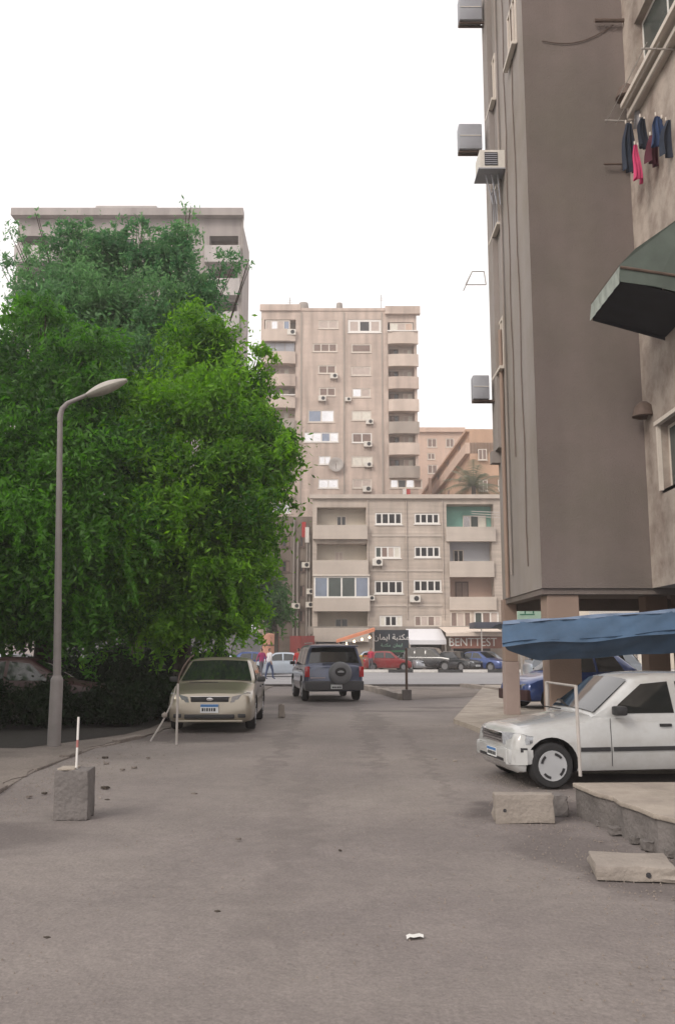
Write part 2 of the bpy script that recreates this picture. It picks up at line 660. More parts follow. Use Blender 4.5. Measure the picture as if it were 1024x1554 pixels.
# kerb between the side street and the cross road (dark low step seen as a line)
k = thing('road_kerb', 'low dark kerb line crossing the far end of the dusty street', 'kerb', (0, 40.75, 0))
x = -34.0
first = None
kerbs = []
while x < 30:
    L_ = 1.9
    if not (-1.9 < x < -0.4) or True:
        mb = MB()
        mb.box(x, x + L_, 40.62, 40.88, -0.02, 0.09)
        mb.build('kerb_stone', M_concd, k, world=True)
    x += L_ + 0.02

# black and white kerb along the parked cars
k = thing('painted_kerb', 'black and white painted kerb in front of the far parked cars', 'kerb', (0, 64.6, 0))
proto = {}
i = 0
x = -30.0
while x < 34:
    key = i % 2
    if key not in proto:
        mb = MB()
        mb.box(0, 1.75, -0.16, 0.16, 0, 0.20)
        o = mb.build('kerb_stone', (M_kerbw, M_kerbk)[key], k)
        proto[key] = o
    else:
        o = proto[key].copy()
        COL.objects.link(o)
    o.location = (x, 0, 0)
    x += 1.77
    i += 1


def kerb_run(name, label, pts, h=0.14, wd=0.22, L_=0.95, m=None):
    k = thing(name, label, 'kerb', (pts[0][0], pts[0][1], 0))
    acc = []
    for a, b in zip(pts[:-1], pts[1:]):
        a, b = Vector((a[0], a[1], 0)), Vector((b[0], b[1], 0))
        n = max(1, round((b - a).length / L_))
        for i in range(n):
            acc.append((a.lerp(b, i / n), a.lerp(b, (i + 1) / n)))
    for a, b in acc:
        d = (b - a).normalized()
        p = Vector((-d.y, d.x, 0)) * wd / 2
        g = d * 0.012
        hh = h + random.uniform(-0.02, 0.02) if h > .1 else h + random.uniform(-.045, .005)
        mb = MB()
        mb.prism([(a + g - p).xy, (b - g - p).xy, (b - g + p).xy, (a + g + p).xy], -0.03, hh)
        mb.build('kerb_stone', m or M_conc, k, world=True, bevel=0.02)
    return k


i1 = [G(553, 1046), G(566, 1049), G(590, 1055), G(612, 1062)]
kerb_run('island_kerb', 'pale curved island kerb running to the foot of the short post', [(p.x, p.y) for p in i1], 0.2, 0.3)
i2 = [G(702, 1042), G(735, 1046), G(790, 1056)]
kerb_run('island_kerb', 'pale island kerb slanting toward the pinkish pillar', [(p.x, p.y) for p in i2], 0.16, 0.3)
# dusty island inside the first kerb
sheet('traffic_island', [(i1[0].x, i1[0].y), (i1[1].x, i1[1].y), (i1[2].x, i1[2].y), (i1[3].x, i1[3].y), (5.2, 32), (5.8, 39), (1.6, 40.2)], 0.004, M_dirt)

# verge on the planted side with its broken kerb
vp = [(-3.9, 2.0), (-3.98, 10.4), (-4.2, 12.6), (-4.15, 15.4), (-3.7, 17.3), (-3.55, 18.3), (-3.6, 24), (-3.0, 28), (-2.9, 40.5), (-80, 40.5), (-80, 2)]
vq = []
for a_, b_ in zip(vp[:8], vp[1:9]):
    n_ = max(1, int(abs(b_[1] - a_[1]) / .3))
    for q_ in range(n_):
        f_ = q_ / n_
        vq.append((a_[0] + (b_[0] - a_[0]) * f_ + random.gauss(0, .035), a_[1] + (b_[1] - a_[1]) * f_))
vp = vq + vp[8:]
mb = MB()
mb.prism(vp, -0.04, 0.022)
struct(mb.build('verge', M_dirt))
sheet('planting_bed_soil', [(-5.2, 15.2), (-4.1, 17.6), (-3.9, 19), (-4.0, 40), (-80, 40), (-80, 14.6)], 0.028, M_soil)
kerb_run('verge_kerb', 'worn buried kerb edging the dirt verge by the lamp post', [(-3.98, 8.6), (-3.98, 10.4), (-4.2, 12.6), (-4.15, 15.4), (-3.75, 17.2)], 0.055, 0.16, 0.8, M_dirt)

# building apron (paving round the pillars)
mb = MB()
mb.prism([(2.62, 20.6), (2.95, 17.2), (3.1, 13.2), (3.3, 12.3), (30, 12.3), (30, 40.0), (6.5, 40.0), (3.9, 27)], -0.04, 0.09)
struct(mb.build('apron_pavement', M_concl))

# raised slab at the near corner
pts = [(2.40, 9.30), (2.43, 9.0), (2.46, 8.7), (2.55, 8.45), (2.53, 8.2), (2.60, 7.9), (2.62, 7.6), (2.74, 7.35), (2.72, 7.1), (2.84, 6.8), (3.0, 5.6), (9, 5.6), (9, 9.42), (5, 9.40)]
t = thing('raised_slab', 'raised concrete slab with a crumbling edge beside the white car', 'slab', (4, 8, 0))
mb = MB()
mb.prism(pts, -0.03, 0.27)
mb.build('slab_core', M_concd, t, world=True)
mb = MB()
mb.prism([(p[0] - (0.03 if p[0] < 3.5 else 0), p[1] + (0.01 if p[1] > 9 else 0)) for p in pts], 0.272, 0.315)
mb.build('slab_screed', M_concl, t, world=True, bevel=0.012)
cnt = 0
for (x, y, s) in [(2.50, 8.35, .09), (2.60, 7.75, .10), (2.68, 7.5, .07), (2.72, 7.2, .12), (2.66, 7.05, .08), (2.80, 6.95, .10), (2.48, 8.75, .06), (2.56, 8.0, .07)]:
    mb = MB()
    s *= .62
    mb.box(x - s, x + s * .8, y - s, y + s, 0.0, s * 1.2)
    o = mb.build('rubble_stone', M_concd, None, bevel=s * 0.3, rough=s * .07, smooth=40)
    tag(o, ['jagged grey rubble lump under the slab edge near the car wheel', 'fist sized rubble stone midway along the slab edge', 'small flat rubble stone against the broken slab edge',
            'largest rubble lump beside the flat concrete slab block', 'rubble stone touching the back of the flat slab block', 'rubble chunk wedged between slab edge and flat block',
            'tiny rubble stone close to the car tyre', 'small rounded rubble stone under the middle of the slab edge'][cnt], 'stone', 'rubble along the raised slab')
    cnt += 1


# ================================================================== CONCRETE BLOCKS
def block(name, label, c, wx, wy, h, rz, m=M_conc, taper=0.0, hole=True, z0=0.0, cat='block'):
    t = thing(name, label, cat, (c[0], c[1], z0), rz)
    mb = MB()
    a, b = wx / 2, wy / 2
    tp = 1 - taper
    i = 0
    mb.v += [(-a, -b, 0), (a, -b, 0), (a, b, 0), (-a, b, 0), (-a * tp, -b * tp, h), (a * tp, -b * tp, h), (a * tp, b * tp, h), (-a * tp, b * tp, h)]
    for f in ((0, 3, 2, 1), (4, 5, 6, 7), (0, 1, 5, 4), (1, 2, 6, 5), (2, 3, 7, 6), (3, 0, 4, 7)):
        mb.f.append(f)
        mb.mi.append(0)
    mb.build('block_body', m, t, bevel=0.014, rough=0.0035, smooth=50)
    return t


p = G(797, 1250)
t = block('concrete_block', 'upright pale concrete block lying in front of the white car wheel', (p.x, p.y + 0.08), 0.56, 0.17, 0.27, R(-3), M_conc)
mb = MB()
mb.lathe([(0.0, -.0935), (.016, -.0935), (.022, -.07)], c=(-.19, 0, .12), axis='y', seg=7)
mb.build('lifting_hole', M_dark, t)
p = G(846, 1238)
block('concrete_block', 'narrow dark concrete block half hidden behind the pale one', (p.x + .02, p.y + 0.1), 0.13, 0.30, 0.2, R(4), M_concd)
p = G(972, 1340)
t = block('flat_slab_block', 'low flat concrete slab lying beside the broken slab edge', (p.x + 0.02, p.y + 0.27), 0.56, 0.50, 0.10, R(-9), M_conc)
mb = MB()
mb.lathe([(0.0, -.262), (.018, -.262), (.022, -.24)], c=(.08, 0, .05), axis='y', seg=7)
mb.build('lifting_hole', M_dark, t)

p = G(105, 1246)
t = block('concrete_bollard', 'squat square concrete bollard with a white rod standing in its top', (p.x, p.y + 0.15), 0.335, 0.30, 0.475, R(2), M_concd, 0.03, cat='bollard')
for k_ in range(7):
    mb = MB()
    mb.lathe([(0.0115, 0.46 + k_ * 0.074), (0.0115, 0.46 + (k_ + 1) * 0.074)], seg=10, c=(0.015, -0.03, 0))
    mb.build('rod_band', mat('faded_red_band', (.40, .16, .15), .7, .15, 5) if k_ == 3 else M_white, t)
mb = MB()
mb.box(-0.15, 0.02, -0.12, 0.1, 0.47, 0.49)
mb.build('mortar_cap', M_concl, t, bevel=0.006)

p = G(427, 1089)
t = block('stub_bollard', 'tiny concrete stub standing between the beige sedan and the off-roader', (p.x, p.y), 0.15, 0.15, 0.32, 0.1, M_conc, 0.1, cat='bollard')

# little signpost with dark square base
p = G(617, 1062)
t = thing('short_post', 'short grey post in a dark square base at the island kerb', 'post', (p.x, p.y, 0))
mb = MB(); mb.box(-0.15, 0.15, -0.15, 0.15, 0, 0.33); mb.build('post_base', M_concd, t, bevel=0.02)
mb = MB(); mb.lathe([(0.045, 0.3), (0.04, 1.68), (0.0, 1.70)], seg=10); mb.build('pole', M_rust, t)

# two rods beside the beige sedan
p = G(268, 1129)
t = thing('rod_post', 'thin white rod post with a bent wire top beside the beige sedan', 'post', (p.x, p.y, 0.04))
mb = MB(); mb.lathe([(0.022, -0.05), (0.022, 1.0), (0.0, 1.01)], seg=8); mb.build('rod', M_steel, t)
mb = MB(); mb.tube([(0, 0, 0.98), (0.02, 0, 1.14), (0.10, 0.03, 1.32), (0.2, 0.05, 1.46), (0.26, 0.06, 1.50)], 0.014, 6); mb.build('bent_wire', M_rust, t)
p = G(228, 1124)
t = thing('leaning_stick', 'leaning dry stick with a rag knot against the bushes', 'stick', (p.x, p.y, 0.02))
mb = MB(); mb.tube([(0, 0, -0.05), (0.2, 0.05, 0.3), (0.36, 0.1, 0.65), (0.42, 0.12, 0.95)], [0.02, 0.018, 0.014, 0.01], 6); mb.build('stem', M_steel, t)
mb = MB(); mb.lathe([(0.0, -0.05), (0.05, -0.02), (0.055, 0.03), (0.0, 0.07)], c=(0.24, 0.06, 0.42), seg=8); mb.build('rag_knot', M_conc, t, smooth=60)

# ================================================================== BUILDING KIT
def facade(mb, x0, x1, z0, z1, y, holes, thick_slot=0):
    xs = sorted({round(v, 4) for v in [x0, x1] + [h[0] for h in holes] + [h[1] for h in holes] if x0 - 1e-4 <= v <= x1 + 1e-4})
    zs = sorted({round(v, 4) for v in [z0, z1] + [h[2] for h in holes] + [h[3] for h in holes] if z0 - 1e-4 <= v <= z1 + 1e-4})
    for a, b in zip(xs[:-1], xs[1:]):
        cx = (a + b) / 2
        run = None
        for c, d in zip(zs[:-1], zs[1:]):
            cz = (c + d) / 2
            inside = any(h[0] < cx < h[1] and h[2] < cz < h[3] for h in holes)
            if inside:
                if run:
                    mb.quad((a, y, run[0]), (b, y, run[0]), (b, y, run[1]), (a, y, run[1]))
                    run = None
            else:
                run = (run[0], d) if run else (c, d)
        if run:
            mb.quad((a, y, run[0]), (b, y, run[0]), (b, y, run[1]), (a, y, run[1]))
    for h in holes:
        a, b, c, d, dp = h[:5]
        e = y + dp
        mb.quad((a, y, c), (a, e, c), (a, e, d), (a, y, d))
        mb.quad((b, y, c), (b, y, d), (b, e, d), (b, e, c))
        mb.quad((a, y, c), (b, y, c), (b, e, c), (a, e, c))
        mb.quad((a, y, d), (a, e, d), (b, e, d), (b, y, d))
        if len(h) > 5 and h[5] is not None:
            s0 = mb.cur
            mb.cur = h[5]
        mb.quad((a, e, c), (b, e, c), (b, e, d), (a, e, d))
        if len(h) > 5 and h[5] is not None:
            mb.cur = s0


def shell(mb, x0, x1, y0, y1, z0, z1):
    mb.quad((x0, y0, z0), (x0, y1, z0), (x0, y1, z1), (x0, y0, z1))
    mb.quad((x1, y0, z0), (x1, y0, z1), (x1, y1, z1), (x1, y1, z0))
    mb.quad((x0, y1, z0), (x1, y1, z0), (x1, y1, z1), (x0, y1, z1))
    mb.quad((x0, y0, z1), (x1, y0, z1), (x1, y1, z1), (x0, y1, z1))


def window(parent, x0, x1, z0, z1, y, n, fm, gms, fw=0.06, out_=0.0, sill=True, name='window'):
    """frame ring + mullions as the part, panes its children; y = wall face, the window sits 0.12 in"""
    mb = MB()
    ya, yb = y + 0.05 - out_, y + 0.13 - out_
    mb.box(x0, x1, ya, yb, z0, z0 + fw)
    mb.box(x0, x1, ya, yb, z1 - fw, z1)
    w_ = (x1 - x0)
    for i in range(n + 1):
        c = x0 + w_ * i / n
        a = c - fw / 2 if 0 < i < n else (x0 if i == 0 else x1 - fw)
        mb.box(a, a + fw, ya, yb, z0 + fw, z1 - fw)
    if sill:
        mb.box(x0 - 0.08, x1 + 0.08, y - 0.10, y + 0.045, z0 - 0.09, z0 - 0.005)
    f = mb.build(name, fm, parent, world=True, fix=False)
    for i in range(n):
        a, b = x0 + w_ * i / n + fw / 2, x0 + w_ * (i + 1) / n - fw / 2
        if b - a < 0.04:
            continue
        mb = MB()
        mb.box(a, b, ya + 0.03, ya + 0.045, z0 + fw, z1 - fw)
        g = gms[i % len(gms)]
        mb.build('shutter' if g in (M_shutter, M_shutp) else 'pane', g, f, world=True, fix=False)
    return f


AC = None


def ac_proto():
    t = thing('ac_unit', 'x', 'air conditioner', (0, 0, 0))
    mb = MB(); mb.box(-0.45, 0.45, -0.36, 0.0, 0.0, 0.62); mb.build('casing', M_acw, t, bevel=0.02)
    mb = MB(); mb.lathe([(0.22, -0.375), (0.22, -0.362)], c=(0.12, 0, 0.32), axis='y', seg=16); mb.build('fan_grille', M_dark, t)
    mb = MB()
    for xx in (-0.35, 0.35):
        mb.box(xx - 0.02, xx + 0.02, -0.4, 0.12, -0.05, -0.004)
        mb.box(xx - 0.02, xx + 0.02, 0.09, 0.12, -0.4, -0.05)
    mb.build('bracket', M_rust, t)
    return t


ACP = ac_proto()
AC_USED = [0]


def ac(px, py, Y, label, fx=None, s=1.0):
    p = at(px, py, Y)
    x = fx(px, py) if fx else p.x
    o = place_copy(ACP, AC_USED[0], (x, Y - 0.12, p.z - 0.3 * s), 0, label, 'air conditioners on the far facades', s)
    AC_USED[0] = 1
    return o


# ================================================================== LOW BLOCK (four storeys), Y = 78
YB = 78.0


def lx(px, py):
    return at(px - 0.035 * (py - 860), py if False else 860, YB).x


def lz(py):
    return at(600, py, YB).z


t = thing('apartment_block', 'four storey beige brick apartment block with open balconies over shops', 'building', (5.5, YB, 0))
X0, X1, ZT = lx(474, 860), lx(800, 860), lz(757)
holes = []
BAL = []
for (a, b, c, d, ks) in [(478, 553, 770, 805, 'plain'), (480, 556, 825, 858, 'plain'), (483, 560, 874, 914, 'glazed'), (485, 560, 928, 960, 'plain')]:
    holes.append((lx(a, (c + d) / 2), lx(b, (c + d) / 2), lz(d), lz(c), 1.3, 1))
    BAL.append((a, b, c, d, ks))
for (a, b, c, d, ks, mi) in [(676, 748, 765, 808, 'teal', 2), (682, 746, 820, 862, 'white', 3), (683, 750, 871, 912, 'pink', 4)]:
    holes.append((lx(a, (c + d) / 2), lx(b, (c + d) / 2), lz(d), lz(c), 1.4, mi))
    BAL.append((a, b, c, d, ks))
WIN = [(567, 608, 778, 796, 4, 'w'), (568, 607, 829, 847, 4, 'c'), (569, 612, 881, 901, 4, 'w'), (578, 612, 934, 951, 4, 'm'),
       (627, 665, 779, 795, 4, 'w'), (628, 667, 829, 846, 4, 'w'), (628, 670, 880, 898, 4, 'w'), (630, 671, 934, 951, 4, 's'),
       (684, 716, 928, 952, 3, 's'), (720, 757, 928, 952, 3, 'c')]
for wv in WIN:
    a, b, c, d = wv[:4]
    holes.append((lx(a, (c + d) / 2), lx(b, (c + d) / 2), lz(d), lz(c), 0.16, 5))
mb = MB()
facade(mb, X0, X1, 0, ZT, YB, holes)
shell(mb, X0, X1, YB, YB + 14, 0, ZT)
mb.build('wall', [M_block, M_cream, M_teal, M_bluew, M_pink, M_dark], t, world=True, fix=False)
for wv in WIN:
    a, b, c, d, n, kd = wv
    m_ = (c + d) / 2
    g = {'w': [M_glass], 'c': [M_glassg, M_shutter, M_shutp, M_curt], 'm': [M_curt, M_glass, M_glass, M_curt], 's': [M_shutter, M_shutp]}[kd]
    window(t, lx(a, m_), lx(b, m_), lz(d), lz(c), YB, n, M_framew if kd != 's' else M_frame, g, fw=0.13)
# balcony parapets, slabs, doors
for i, (a, b, c, d, ks) in enumerate(BAL):
    m_ = (c + d) / 2
    xa, xb = lx(a, m_), lx(b, m_)
    zt_ = {'glazed': lz(d - 6), 'plain': lz(d - 7), 'teal': lz(d - 8), 'white': lz(d - 10), 'pink': lz(d - 6)}[ks]
    zf = lz(d + 14)
    mb = MB()
    if ks in ('plain', 'glazed'):
        mb.box(xa - 0.35, xb + 0.1, YB - 0.55, YB - 0.40, zf, zt_)
        mb.box(xa - 0.35, xa - 0.20, YB - 0.40, YB + 0.002, zf, zt_)
        mb.box(xb - 0.05, xb + 0.1, YB - 0.40, YB - 0.003, zf, zt_)
        mb.box(xa - 0.2, xb - 0.05, YB - 0.40, YB - 0.003, zf, zf + 0.18)
    else:
        mb.box(xa - 0.1, xb + 0.1, YB - 0.28, YB - 0.14, zf, zt_)
        mb.box(xa - 0.1, xb + 0.1, YB - 0.14, YB - 0.003, zf, zf + 0.16)
    mb.build('balcony_parapet', M_blockp, t, world=True)
    ye = YB + 1.3 if ks in ('plain', 'glazed') else YB + 1.4
    if ks == 'glazed':
        window(t, xa - 0.3, xb + 0.05, zt_ + 0.01, lz(c + 1), YB - 0.5, 4, M_framew, [M_bluegl, M_glassg, M_glassg, M_bluegl], fw=0.14, sill=False, name='balcony_glazing')
        mb = MB(); mb.box(xa - 0.4, xb + 0.1, YB - 0.6, YB - 0.02, lz(c + 1) + 0.01, lz(c + 1) + 0.16); mb.build('glazing_hood', M_frame, t, world=True)
    elif ks == 'plain':
        dx = {0: (508, 523), 1: (507, 520), 3: (511, 531)}.get(i, (508, 520))
        window(t, lx(dx[0], m_), lx(dx[1], m_), lz(d) + 0.05, lz(c + 10), ye - 0.14, 2, M_frame, [M_glass] if i != 1 else [M_shutp], fw=0.08, sill=False, name='balcony_door')
    elif ks == 'white':
        window(t, lx(690, m_), lx(706, m_), lz(d) + 0.05, lz(c + 12), ye - 0.14, 2, M_frame, [M_glass], fw=0.09, sill=False, name='balcony_door')
    elif ks == 'pink':
        window(t, lx(694, m_), lx(714, m_), lz(d) + 0.05, lz(c + 10), ye - 0.14, 2, M_frameb, [M_shutter], fw=0.1, sill=False, name='balcony_door')
    elif ks == 'teal':
        window(t, lx(704, m_), lx(740, m_), lz(d) + 0.4, lz(c + 14), ye - 0.14, 3, M_frame, [M_film, M_glassg, M_curt], fw=0.08, sill=False, name='balcony_door')
# string courses, roof parapet
mb = MB()
for py in (813, 866, 919):
    mb.box(lx(562, py), lx(672, py), YB - 0.07, YB - 0.003, lz(py) - 0.08, lz(py) + 0.1)
mb.build('string_course', M_blockp, t, world=True)
mb = MB(); mb.box(X0 - 0.25, X1, YB - 0.3, YB + 0.15, ZT + 0.003, ZT + 0.35); mb.build('roof_parapet', M_blockp, t, world=True)
mb = MB()
for px in (558, 617, 672):
    xx = lx(px, 860)
    mb.tube([(xx, YB - 0.08, 4.2), (xx, YB - 0.08, ZT)], 0.06, 6)
mb.build('drain_pipe', M_block, t, world=True)
mb = MB(); mb.box(lx(472, 990), lx(760, 990), YB - 0.12, YB - 0.004, 2.9, 3.6); mb.build('shop_fascia', M_conc, t, world=True)
for a, b in ((485, 530), (575, 612), (625, 672), (690, 745)):
    mb = MB()
    mb.box(lx(a, 1000), lx(b, 1000), YB - 0.05, YB - 0.006, 0.05, 2.75)
    mb.build('shop_front', M_dark, t, world=True)

for a in [(572, 854, YB, 'white box air conditioner under the second storey four pane window'),
          (630, 909, YB, 'white box air conditioner below the first storey window over the shops'),
          (564, 908, YB, 'slim white air conditioner at the edge of the glazed balcony')]:
    o = ac(a[0], a[1], a[2] - 0.02, a[3], fx=lx, s=1.0 if a[0] != 564 else 0.7)

# clothes racks off the teal balcony
t = thing('drying_rack', 'metal drying rack poking out of the teal balcony', 'drying rack', (lx(750, 790), YB - 0.4, lz(778)))
mb = MB()
for dz in (0, -0.35, -0.7):
    mb.tube([at(715, 776 - dz * 10, YB - 0.5), at(764, 778 - dz * 12, YB - 3.2)], 0.035, 6)
mb.tube([at(764, 778, YB - 3.2), at(764, 786, YB - 3.2)], 0.03, 6)
mb.build('rack_bars', M_steel, t, world=True)

# ================================================================== DINGY ANNEX beside the block
t = thing('alley_building', 'dingy brown building side with drain pipes between the tree and the beige block', 'building', (-6, 86, 0))
ax0, ax1 = at(405, 860, 86).x, at(478, 860, 86).x
az = at(500, 784, 86).z
hs = []
wins = []
for r_ in range(4):
    for (a, b) in ((428, 440), (455, 463)):
        z0 = at(440, 830 + r_ * 38, 86).z
        hs.append((at(a, 860, 86).x, at(b, 860, 86).x, z0, z0 + 1.1, 0.2, 1))
        wins.append((at(a, 860, 86).x, at(b, 860, 86).x, z0, z0 + 1.1))
mb = MB()
facade(mb, ax0, ax1, 0, az, 86, hs)
shell(mb, ax0, ax1, 86, 98, 0, az)
mb.build('wall', [M_alley, M_dark], t, world=True, fix=False)
for (a, b, c, d) in wins:
    window(t, a, b, c, d, 86, 2, M_frameb, [M_glass, M_shutter], fw=0.08)
for px in (446, 452, 466, 470):
    mb = MB()
    xx = at(px, 860, 86).x
    mb.tube([(xx, 85.85, 1), (xx, 85.85, az - random.uniform(0, 3))], 0.09, 6)
    mb.build('drain_pipe', M_pipe, t, world=True)
for (px, py, lb) in [(449, 920, 'white air conditioner low on the dingy alley wall by the pipes'), (471, 898, 'white air conditioner on the alley wall next to the glazed balcony'), (464, 858, 'small white air conditioner high on the alley wall'), (470, 918, 'lowest white air conditioner beside the beige block edge')]:
    ac(px, py, 85.8, lb, s=0.85)
for (px, py, c, lb) in [(458, 792, M_redp, 'red cloth strip hanging high on the dingy alley wall'), (463, 800, M_white, 'white cloth strip hanging beside the red one')]:
    p = at(px, py, 85.6)
    mb = MB()
    for q in range(5):
        mb.quad((p.x + q * .08, p.y + .05 * (q % 2), p.z - 1.5), (p.x + q * .08 + .08, p.y + .05 * ((q + 1) % 2), p.z - 1.5), (p.x + q * .08 + .08, p.y + .05 * ((q + 1) % 2), p.z), (p.x + q * .08, p.y + .05 * (q % 2), p.z))
    tag(mb.build('hanging_cloth', c, fix=False), lb, 'laundry', 'cloth on the alley wall')

# ================================================================== TALL TOWER, Y = 118
YT = 118.0


def tx(px, py):
    q = px - 0.02 * (py - 600)
    return at(q, 600, YT).x


def tz(py):
    return at(500, py, YT).z


t = thing('apartment_tower', 'tall beige pink apartment tower with stacked balconies behind the beige block', 'building', (0, YT, 0))
X0, X1, ZT = tx(395, 600), tx(633, 600), tz(472)
holes = []
WB = [(481, 511, 486, 499, 2, 'p'), (473, 510, 521, 534, 3, 's'), (482, 509, 554, 567, 2, 's'), (484, 509, 588, 601, 2, 's'), (468, 508, 622, 641, 2, 'fb'), (463, 515, 656, 671, 4, 'f'), (486, 504, 692, 705, 2, 'f'), (486, 516, 727, 741, 2, 'f'),
      (526, 577, 485, 505, 3, 'big'), (532, 562, 522, 535, 1, 's'), (532, 562, 556, 570, 1, 'p'), (534, 562, 589, 603, 2, 'w'), (534, 564, 623, 638, 2, 'c'), (535, 565, 657, 672, 2, 's2'), (535, 567, 692, 708, 2, 'c'), (537, 566, 727, 741, 2, 'p'),
      (593, 641, 727, 741, 4, 'f2'), (403, 446, 763, 779, 4, 'f'),
      (478, 512, 762, 775, 2, 's'), (530, 562, 762, 775, 2, 's')]
for wv in WB:
    a, b, c, d = wv[:4]
    m_ = (c + d) / 2
    holes.append((tx(a, m_), tx(b, m_), tz(d), tz(c), 0.22, 1))
BT = []
rowsL = [485, 519, 553, 586, 620, 654, 688, 722]
for i, y0 in enumerate(rowsL):
    BT.append((400, 448, y0, y0 + 22, 'L', i))
rowsR = [489, 523, 557, 591, 625, 657, 692]
for i, y0 in enumerate(rowsR):
    BT.append((589, 629, y0, y0 + 22, 'R', i))
for (a, b, c, d, sd_, i) in BT:
    m_ = (c + d) / 2
    holes.append((tx(a, 600), tx(b, 600), tz(d), tz(c), 1.2, 2 if i % 3 else 3))
mb = MB()
facade(mb, X0, X1, 0, ZT, YT, holes)
shell(mb, X0, X1, YT, YT + 16, 0, ZT)
mb.build('wall', [M_tower, M_dark, M_towerp, M_towerg], t, world=True, fix=False)
for wv in WB:
    a, b, c, d, n, kd = wv
    m_ = (c + d) / 2
    g = {'p': [M_shutp], 's': [M_shutter], 'fb': [M_bluegl, M_film], 'f': [M_film, M_film, M_bluegl, M_film], 'f2': [M_film, M_glass, M_film, M_shutter], 'big': [M_shutp, M_glass, M_shutp], 'w': [M_film, M_shutp],
         'c': [M_curt], 's2': [M_shutter, M_shutter]}[kd]
    window(t, tx(a, m_), tx(b, m_), tz(d), tz(c), YT, n, M_framew if kd in ('big', 'f', 's2') else M_frame, g, fw=0.16 if kd != 'big' else 0.3)
for (a, b, c, d, sd_, i) in BT:
    xa, xb = tx(a, 600), tx(b, 600)
    zt_, zf = tz(d - 6), tz(d + 12)
    pr = 0.6
    mb = MB()
    e = 0.55 if sd_ == 'R' else 0.0
    ew = 0.35 if sd_ == 'L' else 0.0
    # bowed parapet
    n = 6
    pts = []
    for q in range(n + 1):
        f_ = q / n
        pts.append((xa - ew + (xb + e - xa + ew) * f_, YT - 0.35 - (pr - 0.35) * math.sin(math.pi * min(1, max(0, f_))) ** 0.5))
    ring = pts + [(p_[0], p_[1] + 0.16) for p_ in reversed(pts)]
    mb.prism(ring, zf, zt_)
    mb.prism([(xa - ew, YT - 0.002)] + [(p_[0], p_[1] + 0.15) for p_ in pts] + [(xb + e, YT - 0.002)], zf, zf + 0.2)
    mt = [M_towerp, M_towerp, M_tower, M_towerp, M_towerg, M_towerp, M_towerg, M_tower][i]
    mb.build('balcony_parapet', mt, t, world=True)
    if sd_ == 'R' and i in (0,) or (sd_ == 'L' and i == 3):
        mb = MB(); mb.box(xa - .1, xb + e, YT - pr - 0.05, YT - 0.3, zt_ + .003, zt_ + 0.16); mb.build('balcony_rail', M_framew, t, world=True)
    # door / glazing behind
    if sd_ == 'L' and i == 0:
        window(t, xa + .1, xb - .8, zt_, tz(c + 1), YT, 4, M_frame, [M_shutp, M_film, M_shutp, M_bluegl], fw=.15, sill=False, name='balcony_glazing')
    elif sd_ == 'L' and i == 1:
        window(t, xa + .1, xb - .1, zt_, tz(c + 1), YT, 3, M_pipe, [M_acg], fw=.1, sill=False, name='balcony_glazing')
    elif sd_ == 'R' and i == 0:
        window(t, xa + .3, xb - .1, zt_, tz(c + 1), YT, 3, M_frame, [M_curt, M_shutp, M_orangel], fw=.12, sill=False, name='balcony_glazing')
    else:
        window(t, xa + 0.25, xa + 1.5, tz(d) + .05, tz(c + 3), YT + 1.06, 2, M_frameb, [M_shutter, M_glass], fw=.1, sill=False, name='balcony_door')
        window(t, xa + 2.1, xa + 3.4, tz(d) + .6, tz(c + 3), YT + 1.06, 2, M_frame, [M_shutp, M_curt], fw=.1, sill=False)
mb = MB()
mb.box(X0 - 0.2, tx(455, 600), YT - 0.25, YT + 0.2, ZT + .003, ZT + 0.9)
mb.box(tx(455, 600) + .003, tx(585, 600), YT - 0.1, YT + 0.2, ZT + .003, ZT + 0.4)
mb.box(tx(585, 600) + .003, X1 + 0.5, YT - 0.6, YT + 0.2, ZT - 0.6, ZT + 0.5)
mb.build('roof_parapet', M_tower, t, world=True)
mb = MB()
for px in (457, 522, 580):
    xx = tx(px, 600)
    mb.box(xx - .1, xx + .1, YT - .09, YT - .003, 10, ZT - 0.2)
mb.build('drain_pipe', M_towerg, t, world=True)
# roof clutter
for (px, w_, h_, lb) in [(459, 1.4, 0.9, 'dark dish tank on the tower roof near its chimney corner'), (515, 0.9, 0.9, 'small dark roof box in the middle of the tower roofline')]:
    tt = thing('roof_tank', lb, 'roof tank', (tx(px, 600), YT + 2, ZT))
    mb = MB(); mb.lathe([(w_ / 2, 0.9), (w_ / 2 * 1.05, 1.3), (w_ / 2 * .9, 1.0 + h_), (0, 1.15 + h_)], seg=12); mb.build('tank', M_pipe, tt, smooth=40)
    mb = MB()
    for q in range(3):
        an = q * 2.1
        mb.box(.35 * w_ * math.cos(an) - .06, .35 * w_ * math.cos(an) + .06, .35 * w_ * math.sin(an) - .06, .35 * w_ * math.sin(an) + .06, 0, .9)
    mb.build('stand', M_pipe, tt)
for (px, h_, lb) in [(438, 1.6, 'thin aerial near the leafy end of the tower roof'), (580, 2.0, 'thin aerial near the balcony end of the tower roof')]:
    tt = thing('roof_aerial', lb, 'aerial', (tx(px, 600), YT + 1, ZT))
    mb = MB(); mb.tube([(0, 0, 0), (0, 0, h_ + .8)], 0.05, 6); mb.tube([(-.4, 0, h_), (.4, 0, h_)], .03, 5); mb.tube([(-.3, 0, h_ + .3), (.3, 0, h_ + .3)], .03, 5); mb.build('mast', M_pipe, tt)

